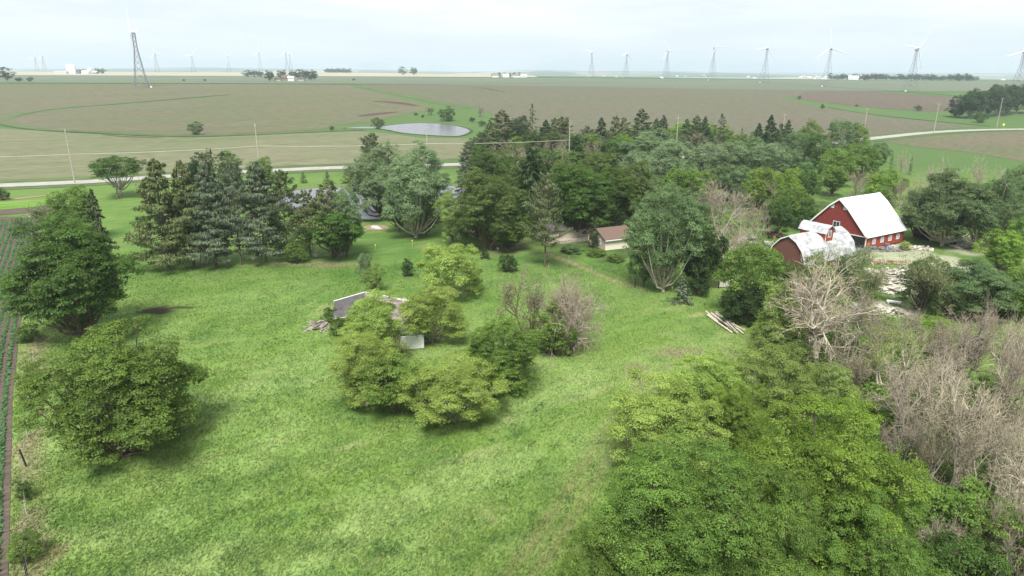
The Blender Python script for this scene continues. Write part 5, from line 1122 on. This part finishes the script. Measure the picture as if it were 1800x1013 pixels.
# the wood between: leafy, silver and bare crowns (top seen, height given)
wood = [('plume_L', 'silver', 1152, 230, 118, 16, 'largest silvery tree mass in the middle of the wood', 'grey'), ('plume_M', 'silver', 1120, 268, 66, 15, 'silvery tree at the left shoulder of the largest silvery mass', 'grey'), ('plume_M', 'silver', 1176, 246, 70, 15, 'silvery tree at the right shoulder of the largest silvery mass', 'grey'),
        ('plume_M', 'silver', 1243, 250, 74, 14, 'pale grey green tree below the bright domed trees', 'grey'), ('plume_M', 'silver', 1290, 248, 66, 14, 'silvery tree left of centre under the road cedars', 'grey'), ('plume_M', 'gray', 1318, 240, 54, 13, 'greyish tree at the foot of the short dark cedar', 'grey'), ('plume_M', 'silver', 1352, 250, 80, 14, 'silvery white tree below the tall dark cedar', 'grey'), ('plume_M', 'gray', 1385, 258, 50, 12, 'grey green tree below the last dark cedar', 'grey'),
        ('round_M', 'bright', 1210, 216, 58, 11, 'bright domed tree top against the brown field', 'grey'), ('round_M', 'bright', 1253, 217, 34, 11, 'narrow bright tree right of the domed one', 'grey'), ('round_M', 'mid', 1277, 221, 34, 11, 'duller bright tree, third of the domed group', 'grey'), ('bud_M', 'olive', 1226, 232, 50, 9, 'brown stemmed thicket under the bright domed trees', 'grey'),
        ('round_M', 'mid', 1101, 236, 56, 13, 'soft green tree left of the largest silvery mass', 'brown'), ('round_M', 'dark', 1077, 246, 56, 12, 'darker green tree beside the soft green one', 'brown'), ('spruce_M', 'deep', 1014, 240, 46, 15, 'dark shaggy conifer in the middle of the bare brown crowns', 'brown'), ('spruce_M', 'deep', 943, 262, 50, 14, 'dark conifer behind the dark pointed tree', 'brown'),
        ('bare_M', 'red', 902, 248, 58, 12, 'reddish bare crown left among the back wood', 'grey'), ('bare_M', 'red', 948, 246, 60, 12, 'reddish bare crown under the blue black spruce', 'grey'), ('bare_M', 'red', 978, 240, 52, 12, 'taller reddish bare crown under the slim spruces', 'grey'), ('bud_M', 'olive', 985, 262, 58, 11, 'brownish half leafed crown right of the reddish ones', 'grey'), ('bare_M', 'red', 1046, 246, 54, 12, 'bare brown crown right of the shaggy conifer', 'grey'), ('bare_M', 'red', 872, 256, 44, 11, 'bare grey crown at the left of the wood', 'grey'),
        ('round_M', 'dark', 848, 256, 54, 12, 'dark green crown at the left tip of the wood', 'brown'), ('round_M', 'mid', 908, 240, 32, 10, 'small bright crown in front of the back conifers', 'brown'), ('round_M', 'dark', 892, 278, 52, 12, 'dark green crown over the olive oak', 'brown'), ('thin_S', 'blue', 864, 272, 26, 9, 'little grey spruce tip over the olive oak', 'brown'), ('round_M', 'olive', 1058, 268, 62, 12, 'olive crown behind the dark oaks', 'brown'), ('round_M', 'olive', 1022, 280, 50, 12, 'small olive crown behind the dark oaks', 'brown'), ('round_M', 'olive', 902, 292, 66, 13, 'olive crown over the left broad oak', 'brown'),
        ('round_M', 'mid', 1192, 296, 70, 12, 'mid green crown in front of the largest silvery mass', 'brown'), ('round_M', 'mid', 1236, 300, 62, 12, 'mid green crown left over the bare grey tree', 'brown'), ('plume_M', 'gray', 1150, 312, 66, 12, 'grey green crown behind the tall tree at the garage', 'grey'), ('round_M', 'dark', 1205, 345, 70, 11, 'dark crown right behind the tall grey green tree', 'brown'), ('plume_M', 'gray', 1262, 290, 60, 11, 'dusty green crown over the bare grey tree', 'grey'), ('plume_M', 'gray', 1300, 292, 56, 11, 'dusty green crown right over the bare grey tree', 'grey'),
        ('round_M', 'bright', 1340, 296, 58, 12, 'bright green tree in the middle right of the wood', 'brown'), ('round_M', 'bright', 1388, 296, 58, 13, 'taller bright green tree left of the big barn', 'brown'), ('round_M', 'mid', 1397, 325, 62, 11, 'fresh green tree directly behind the left barn gable', 'brown'), ('round_M', 'dark', 1372, 345, 54, 10, 'darker green tree left of the barn gable', 'brown'), ('round_M', 'dark', 1420, 350, 40, 8, 'low dark tree touching the left barn eave', 'brown'),
        ('bare_L', 'twig', 1272, 312, 118, 14, 'wide grey bare tree in the centre of the right wood', 'grey'), ('bare_M', 'red', 1226, 325, 56, 11, 'brown bare crown left of the wide grey bare tree', 'grey'), ('bare_L', 'twig', 1292, 368, 92, 13, 'bare tree with pale limbs left of the blossoming tree', 'pale'), ('bare_M', 'red', 1338, 355, 60, 10, 'brown bare brush between the bare tree and the bright trees', 'grey'), ('bud_M', 'olive', 1370, 320, 50, 10, 'brownish half leafed tree between the bright trees', 'grey'),
        ('loose_M', 'mid', 1422, 212, 56, 18, 'tall fresh green tree in front of the far road', 'brown'), ('loose_M', 'gray', 1482, 212, 58, 19, 'tall thin airy tree beside the roadside pole', 'grey'), ('loose_M', 'mid', 1512, 218, 44, 17, 'slimmer airy tree right of the tall thin one', 'grey'), ('loose_M', 'dark', 1440, 232, 60, 15, 'dark green tree below the road gap', 'brown'), ('bare_M', 'twig', 1457, 232, 28, 15, 'slim bare tree between the tall green trees', 'grey'), ('plume_M', 'mid', 1478, 262, 60, 13, 'mid green tree under the tall thin airy one', 'brown'), ('plume_M', 'mid', 1520, 255, 66, 13, 'mid green spreading tree at the pasture edge', 'brown'), ('plume_M', 'gray', 1546, 250, 44, 12, 'greyish outer tree at the pasture edge', 'grey'), ('loose_M', 'gray', 1400, 232, 44, 14, 'grey green tree left of the tall fresh green tree', 'grey'),
        ('round_M', 'dark', 1422, 290, 46, 12, 'dark tree left of the path behind the barn', 'brown'), ('round_M', 'mid', 1470, 290, 50, 10, 'round green shrub tree by the path behind the barn', 'brown'), ('bare_M', 'red', 1508, 292, 60, 11, 'reddish bare tree right behind the barn ridge', 'grey'), ('bud_M', 'bright', 1538, 300, 40, 8, 'budding tree beside the bright tree behind the barn', 'grey'), ('round_M', 'bright', 1564, 297, 66, 11, 'bright yellow green tree behind the barn roof', 'brown'), ('round_M', 'mid', 1556, 328, 44, 7, 'green tree just over the barn ridge', 'brown'), ('bare_M', 'red', 1598, 306, 60, 13, 'reddish bare tree right of the barn roof', 'grey'), ('bare_M', 'red', 1622, 325, 46, 11, 'second reddish bare tree right of the barn roof', 'grey'),
        ('thin_S', 'spruce', 1570, 268, 12, 8, 'dark snag in the pasture behind the bright tree', 'dark'), ('bare_M', 'twig', 1590, 262, 30, 11, 'faint bare tree standing in the pasture', 'grey'), ('thin_S', 'spruce', 1604, 276, 10, 7, 'second dark snag in the pasture', 'dark'), ('bare_M', 'twig', 1640, 288, 50, 11, 'faint bare tree at the pasture edge left', 'grey'), ('bare_M', 'twig', 1668, 276, 66, 13, 'wide faint bare tree behind the large grey green tree', 'grey'), ('bare_M', 'twig', 1738, 274, 60, 14, 'faint bare tree right behind the large grey green tree', 'grey'), ('plume_M', 'gray', 1792, 292, 62, 14, 'grey green tree at the right edge above the big tree', 'grey'), ('bare_M', 'twig', 1770, 300, 44, 12, 'small bare tree at the right edge above the big tree', 'grey')]
for (k, lf_, x, ty, w_, H_, lb, bk_) in wood: T(k, lf_, x, None, ty, w_, lb, H=H_, bark=bk_)
for i, (x, ty, w_, lf_) in enumerate([(860, 232, 46, 'dark'), (900, 226, 46, 'deep'), (938, 230, 44, 'dark'), (972, 232, 44, 'olive'), (1012, 236, 40, 'dark'), (1042, 236, 42, 'mid'), (1076, 228, 46, 'dark'), (1112, 224, 44, 'mid'), (1148, 222, 44, 'dark'), (1182, 226, 40, 'mid'), (1236, 226, 40, 'dark'), (1300, 236, 44, 'mid'), (1336, 232, 44, 'dark'), (1376, 234, 46, 'dark')]):
    T('round_M', lf_, x, None, ty, w_ * 1.15, 'rounded tree closing the gap under the back conifers, %s from left' % ['first', 'second', 'third', 'fourth', 'fifth', 'sixth', 'seventh', 'eighth', 'ninth', 'tenth', 'eleventh', 'twelfth', 'thirteenth', 'fourteenth'][i], H=10, group='rounded trees under the back conifers')
T('round_M', 'dark', 846, 318, 268, 66, 'dark green tree hiding the road at the left end of the wood')
T('round_M', 'olive', 888, 316, 264, 62, 'olive tree right of the dark one hiding the road at the wood end')
T('bud_M', 'olive', 926, 314, 262, 60, 'brown budding crown hiding the road at the left of the wood')
T('round_M', 'dark', 962, 312, 262, 62, 'dark tree hiding the road behind the dark pointed tree')
T('round_M', 'mid', 1000, 312, 264, 62, 'mid green tree hiding the road left of the shaggy conifer')
T('round_M', 'olive', 1040, 308, 264, 60, 'olive tree hiding the road right of the shaggy conifer')
# farmyard right
T('plume_L', 'gray', 1668, 432, 300, 128, 'large grey green tree with leaning trunks right of the big barn', bark='pale')
T('plume_L', 'gray', 1735, 440, 312, 126, 'right half of the great grey green canopy, a twin of the tree by the barn', bark='pale')
T('plume_M', 'gray', 1615, 420, 352, 62, 'dusty green low tree touching the right end of the barn roof')
T('bush_M', 'yellow', 1591, 440, 424, 24, 'yellowish shrub at the right corner of the red barn', 'bush')
T('round_M', 'bright', 1765, 480, 405, 78, 'vivid green tree under the great canopy near the right edge')
T('plume_M', 'mid', 1796, 470, 380, 56, 'mid green tree cut by the right edge')
T('bud_L', 'olive', 1626, 560, 442, 112, 'olive half leafed tree in the middle of the farmyard', bark='dark')
T('loose_M', 'olive', 1626, 548, 450, 88, 'olive leafy crown in the farmyard, over the half leafed tree')
T('plume_L', 'gray', 1722, 560, 458, 128, 'grey green tree right of the farmyard')
T('plume_M', 'mid', 1790, 560, 470, 84, 'green tree at the right edge level with the farmyard')
T('plume_M', 'mid', 1668, 560, 510, 56, 'small green tree right of the olive farmyard tree')
T('loose_M', 'mid', 1446, 545, 462, 70, 'leafy tree before the front wall of the small barn')
T('loose_M', 'olive', 1392, 530, 462, 56, 'olive tree hiding the foot of the small barn gable')
T('bud_L', 'mid', 1470, 505, 428, 80, 'thin leafed tree in front of the small barn roof')
T('loose_M', 'gray', 1496, 520, 446, 62, 'grey green tree before the right end of the small barn')
T('bud_M', 'gray', 1512, 490, 430, 60, 'half leafed brush between the small barn and the yard')
T('loose_M', 'mid', 1440, 520, 445, 58, 'thin leafed tree in front of the left end of the small barn')
T('bud_L', 'mid', 1535, 540, 455, 84, 'greenish twiggy tree left of the pale scrap heap')
# bare trees of the right side
bare_ = [('bare_L', 'twig', 1442, 640, 458, 185, 'bare tree with a forked cream trunk in front of the small barn', 'pale'), ('bare_L', 'twig', 1415, 630, 480, 90, 'slimmer bare tree left of the cream forked one', 'pale'), ('bare_L', 'red', 1505, 660, 500, 120, 'reddish grey bare tree right of the cream forked one', 'grey'), ('bud_L', 'lime', 1560, 690, 575, 120, 'tan budding tree in the upper middle of the bare trees', 'pale'),
         ('bare_L', 'twig', 1590, 790, 612, 170, 'wide bare tree with thick leaning limbs in the middle of the bare trees', 'grey'), ('bud_L', 'brown', 1500, 720, 600, 110, 'pinkish budding tree beside the light green trees', 'grey'), ('round_M', 'bright', 1640, 618, 562, 84, 'bright green tree glowing among the bare trees', 'brown'),
         ('bare_L', 'red', 1690, 700, 545, 130, 'tall reddish bare tree under the grey green yard tree', 'grey'), ('bare_L', 'twig', 1765, 730, 540, 150, 'tall pale bare tree near the right edge', 'pale'), ('bare_L', 'red', 1720, 640, 520, 90, 'brown bare tree behind the tall reddish one', 'grey'), ('bare_L', 'twig', 1640, 760, 595, 120, 'bare tree with fine grey twigs right of the wide one', 'pale'),
         ('bare_L', 'twig', 1700, 860, 650, 150, 'bare tree with several straight cream stems', 'pale'), ('bare_L', 'red', 1790, 800, 600, 120, 'reddish bare tree cut by the right edge', 'grey'), ('bare_L', 'twig', 1755, 900, 690, 140, 'pale bare tree with a long forked stem at the right', 'pale'), ('bud_L', 'brown', 1650, 900, 720, 110, 'tan budding tree below the wide bare tree', 'grey'),
         ('bare_L', 'red', 1600, 850, 700, 110, 'greyish bare brush right of the big green crowns', 'grey'), ('bare_L', 'twig', 1800, 960, 770, 130, 'bare tree leaning into the right edge near the bottom', 'pale'), ('bud_L', 'lime', 1560, 640, 560, 70, 'small yellowish budding tree above the wide bare tree', 'grey'), ('bare_L', 'twig', 1590, 620, 540, 80, 'thin bare tree at the lower end of the farmyard', 'grey'), ('bare_L', 'red', 1660, 660, 560, 90, 'thin reddish bare tree behind the bright green one', 'grey'),
         ('bare_L', 'twig', 1745, 1030, 850, 110, 'bare grey tree over the undergrowth at the bottom right', 'grey'), ('bare_L', 'red', 1800, 1090, 860, 100, 'bare tree in the bottom right corner of the picture', 'grey'), ('bare_L', 'twig', 1640, 1040, 915, 110, 'dead grey branches poking up at the bottom right', 'bleached'), ('bare_L', 'twig', 1330, 1060, 950, 80, 'pale dead branches at the bottom among the big green crowns', 'bleached'), ('bare_L', 'twig', 1290, 760, 690, 60, 'bare twiggy tree top poking through the bright crowns', 'grey'), ('bare_L', 'twig', 1420, 800, 722, 60, 'thin dead twigs rising from the right largest crown', 'grey'), ('bare_L', 'twig', 1780, 690, 575, 110, 'bare crown filling the right edge under the green trees', 'grey'), ('bud_L', 'brown', 1745, 810, 680, 120, 'orange brown budding crown among the right bare trees', 'grey')]
for (k, lf_, x, b_, ty, w_, lb, bk_) in bare_: T(k, lf_, x, b_, ty, w_, lb, bark=bk_)
# big green crowns at the lower right
front = [('loose_L', 'lime', 1168, 832, 664, 190, 'light green tree whose foot shows at the left of the big crowns', 'grey'), ('loose_L', 'lime', 1245, 745, 626, 128, 'yellow green tree at the top left of the big crowns', 'grey'), ('loose_L', 'light', 1362, 750, 610, 150, 'pale green tree at the top of the big crowns', 'grey'), ('plume_L', 'light', 1442, 780, 638, 126, 'soft green tree right of the pale green one', 'grey'),
         ('huge_L', 'bright', 1300, 820, 680, 120, 'bright tree in the notch between the big crowns', 'brown'), ('huge_L', 'mid', 1190, 1070, 800, 320, 'huge leafy green crown at the bottom, left one of the two largest', 'brown'), ('huge_L', 'bright', 1440, 1030, 728, 320, 'huge leafy green crown at the bottom, right one of the two largest', 'brown'), ('huge_L', 'mid', 1330, 1130, 850, 230, 'green crown filling the gap between the two largest at the bottom', 'brown'),
         ('huge_L', 'mid', 1540, 1120, 880, 210, 'darker green crown at the bottom right of the largest one', 'brown'), ('loose_L', 'mid', 1480, 840, 700, 110, 'green tree behind the right largest crown', 'brown'), ('loose_L', 'mid', 1060, 1120, 930, 140, 'leafy brush at the bottom centre, left of the huge crowns', 'brown'),
         ('round_M', 'mid', 1650, 985, 850, 150, 'green undergrowth tree at the bottom right', 'brown'), ('round_M', 'mid', 1735, 1010, 880, 150, 'green undergrowth tree beside the bottom right corner', 'brown'), ('round_M', 'mid', 1800, 1080, 900, 140, 'green undergrowth tree in the bottom right corner', 'brown'), ('round_M', 'dark', 1690, 1090, 950, 160, 'dark undergrowth at the very bottom right', 'brown'), ('round_M', 'mid', 1610, 830, 770, 70, 'green thicket at the foot of the wide bare tree', 'brown'), ('round_M', 'mid', 1785, 850, 780, 70, 'green thicket at the right edge among the bare trees', 'brown'), ('round_M', 'dark', 1700, 770, 715, 70, 'dark green thicket behind the cream stemmed bare tree', 'brown'), ('round_M', 'dark', 1560, 790, 735, 60, 'dark thicket beside the right largest crown', 'brown'), ('round_M', 'mid', 1480, 620, 585, 60, 'green thicket at the feet of the reddish bare tree', 'brown'), ('round_M', 'dark', 1420, 700, 655, 60, 'dark thicket behind the pale green tree', 'brown'), ('bush_M', 'mid', 1545, 740, 700, 60, 'small green thicket left of the leaning bare limbs', 'brown'),
         ('bush_M', 'bright', 1640, 740, 690, 60, 'fresh green thicket between the bare trees, right of the leaning limbs', 'brown'), ('bush_M', 'dark', 1640, 860, 815, 80, 'dark green thicket between the cream stems and the big crowns', 'brown'), ('bush_M', 'mid', 1740, 880, 835, 80, 'green thicket under the long forked stem', 'brown'),
         ('bush_M', 'mid', 1740, 720, 670, 70, 'green thicket under the tall pale bare tree', 'brown'), ('bush_M', 'mid', 1600, 690, 650, 60, 'green thicket above the leaning bare limbs', 'brown'), ('bush_M', 'dark', 1660, 640, 605, 60, 'dark thicket under the bright green tree', 'brown'), ('bush_M', 'mid', 1790, 640, 590, 60, 'green thicket at the right edge above the bare crowns', 'brown')]
for (k, lf_, x, b_, ty, w_, lb, bk_) in front: T(k, lf_, x, b_, ty, w_, lb, bark=bk_)
# scattered trees of the fields
ORD = ['first', 'second', 'third', 'fourth', 'fifth', 'sixth', 'seventh', 'eighth', 'ninth', 'tenth', 'eleventh', 'twelfth']
fld = [('bush_M', 'dark', 344, 237, 214, 30, 'round bush alone on the grassed waterway of the left field', 'bush'), ('round_S', 'hazy', 10, 143, 118, 27, 'dark tree on the skyline at the left edge', 'tree'), ('round_S', 'hazy', 33, 144, 136, 14, 'low dark bush right of the skyline tree at the left edge', 'bush'), ('round_S', 'hazy', 53, 144, 135, 13, 'second low dark bush right of the skyline tree', 'bush'),
       ('round_S', 'hazy', 323, 143, 139, 6, 'tiny dark bush right of the largest turbine', 'bush'), ('round_S', 'hazy', 360, 143, 139, 6, 'tiny dark bush left of the far grove', 'bush'), ('round_S', 'hazy', 622, 142, 138, 7, 'tiny dark bush right of the far grove', 'bush'), ('bush_M', 'dark', 786, 213, 186, 32, 'dense round tree above the far pond', 'tree'), ('bush_M', 'olive', 664, 226, 207, 26, 'olive tree on the near bank of the far pond', 'tree'),
       ('round_S', 'deep', 583, 230, 221, 10, 'small dark bush left of the far pond', 'bush'), ('bud_M', 'olive', 757, 203, 187, 20, 'brownish thicket left of the dense round tree', 'tree'), ('bare_M', 'red', 843, 206, 180, 26, 'pale bare thicket right of the dense round tree', 'tree'), ('round_S', 'deep', 830, 215, 206, 11, 'small dark juniper above the far pond', 'bush'), ('round_S', 'deep', 848, 222, 212, 18, 'dark juniper clump at the wood edge above the far pond', 'bush'), ('round_S', 'deep', 731, 203, 198, 9, 'tiny dark shrub left of the brownish thicket', 'bush'), ('round_S', 'deep', 743, 207, 202, 6, 'tiniest shrub by the brownish thicket', 'bush'),
       ('round_S', 'hazy', 1405, 175, 168, 8, 'tiny dark bush in the wide field, upper one', 'bush'), ('round_S', 'deep', 1446, 192, 183, 9, 'small dark tree at the start of the lower field margin', 'tree'), ('round_S', 'hazy', 1506, 187, 184, 6, 'tiny bush in the grass strip of the right field', 'bush'), ('round_S', 'deep', 1614, 195, 185, 15, 'round dark bush on the right grass strip', 'bush'), ('bush_M', 'dark', 1724, 216, 197, 26, 'round green bush in front of the right grove', 'bush')]
for (k, lf_, x, b_, ty, w_, lb, c_) in fld: T(k, lf_, x, b_, ty, w_, lb, c_)
for i, (x, b_, ty, w_) in enumerate([(435, 136, 123.5, 20), (447, 136, 124, 18), (458, 136, 124.5, 14), (492, 139, 124, 14), (498, 138, 123, 12), (515, 139, 123.5, 18), (524, 139, 122, 16), (535, 140, 122, 20), (546, 141, 123, 22), (552, 141, 125, 16)]):
    T('round_S', 'hazy', x, b_, ty, w_, ORD[i] + ' tree from the left in the far grove on the left ridge', group='trees of the far grove')
T('round_S', 'hazy', 473, 143, 123.5, 19, 'dark square shaped tree standing in front of the far grove')
def far_tree(px, D, H_, w_, leaf, label, group=None):
    d = ray(px, 130); k = D / float(np.hypot(d[0], d[1])); x, y = d[0] * k, d[1] * k; v = MESH['round_S'][_cnt.get('f', 0) % 3]; _cnt['f'] = _cnt.get('f', 0) + 1
    t_ = thing('leafy_tree', (x, y, h1(x, y) - .5), label, 'tree', group, random.uniform(0, 6), (w_ / 10, w_ / 10, H_ / 10)); obj('trunk', v[0], BARK['grey'], t_); obj('crown', v[1], LM[leaf], t_)
far_tree(708, 1900, 22, 24, 'farpale', 'pale hazy tree on the skyline, left of its twin'); far_tree(727, 1900, 21, 22, 'farpale', 'pale hazy tree on the skyline, right of its twin')
for px, lb in ((142, 'grey green tree left of the far farm sheds'), (147, 'small grey tree beside the far farm sheds'), (173, 'rounded grey green tree right of the far farm sheds'), (180, 'lower grey green tree at the right end of the far farmstead')): far_tree(px, 2210, 15 if px > 170 else 12, 20, 'farpale', lb)
for k in range(46):
    px = 1462 + k * 5.6 + random.uniform(-3, 3); far_tree(px, 1900 + random.uniform(-120, 260), random.uniform(9, 17), random.uniform(14, 26), 'hazy', 'small dark tree of the hazy tree line beyond the ridge', 'trees of the far tree line on the right')
for k in range(12): far_tree(575 + k * 3.6, 2900 + random.uniform(-100, 100), random.uniform(14, 20), 24, 'hazy', 'tiny hazy tree behind the pale stubble', 'hazy trees behind the pale stubble')
for k in range(7): far_tree(868 + k * 9, 1660, random.uniform(8, 12), 12, 'hazy', 'tiny tree among the skyline farm houses', 'tiny trees among the skyline farm houses')
for i, (x, b_, ty, w_) in enumerate([(1681, 206, 184, 30), (1690, 207, 168, 40), (1708, 209, 160, 40), (1716, 190, 156, 30), (1724, 207, 161, 36), (1740, 206, 156, 38), (1752, 188, 148, 34), (1758, 204, 158, 38), (1775, 202, 150, 42), (1792, 200, 147, 40), (1812, 200, 147, 40)]):
    T('round_M', ['hazy', 'hazy', 'deep'][i % 3], x, b_, ty, w_, ORD[i] + ' tree from the left in the dark grove at the right edge', group='trees of the right grove', bark='grey')

# ------------------------------------------------------------------ undergrowth of the wood floors
def undergrowth():
    n = 17000; cs = []
    for cx, cy, rx, ry in B_wood:
        k = n // len(B_wood); x = rng.uniform(-1, 1, k) * rx * .95 + cx; y = rng.uniform(-1, 1, k) * ry * .95 + cy; m = soft(x, y, B_wood, 8) > .55; m &= soft(x, y, B_yard, 10) < .2
        m &= ~((np.abs(x - 24) < 16) & (y < 166) & (y > 120)); cs.append(np.stack([x[m], y[m]], 1))
    c = np.concatenate(cs); nn = 9; r_ = rng.uniform(.4, 1.1, len(c)); c3 = np.repeat(np.column_stack([c, height(c[:, 0], c[:, 1]) + r_ * .5]), nn, 0)
    g = rng.normal(size=c3.shape) * np.repeat(r_, nn)[:, None] * .7; g[:, 2] = np.abs(g[:, 2]); V, Q = leaf_cards(c3 + g, g + np.array([0, 0, .8]) + rng.normal(0, .4, g.shape), rng.uniform(.25, .6, len(c3)))
    obj('undergrowth', mesh_from('undergrowth', V, quads=Q, attr={'tint': ('FACE', np.repeat(rng.random(len(c)), nn) * .6 + rng.random(len(c3)) * .4)}), LM['mid'], kind='stuff', label='low green undergrowth on the floor of the wood', category='undergrowth')
undergrowth()

# ------------------------------------------------------------------ haze
hm = bpy.data.materials.new('thin_haze'); hm.use_nodes = True; t = hm.node_tree; t.nodes.clear(); ho_ = N(t, 'ShaderNodeOutputMaterial'); pv = N(t, 'ShaderNodeVolumePrincipled')
pv.inputs['Color'].default_value = (.76, .87, .98, 1); pv.inputs['Density'].default_value = 1.3e-4; pv.inputs['Anisotropy'].default_value = .2; t.links.new(pv.outputs[0], ho_.inputs['Volume'])
MB().box((-23000, -400, -2.0), (23000, 25500, 150)).build('haze', hm, None, kind='stuff', label='thin pale blue summer haze over the plain', category='haze')
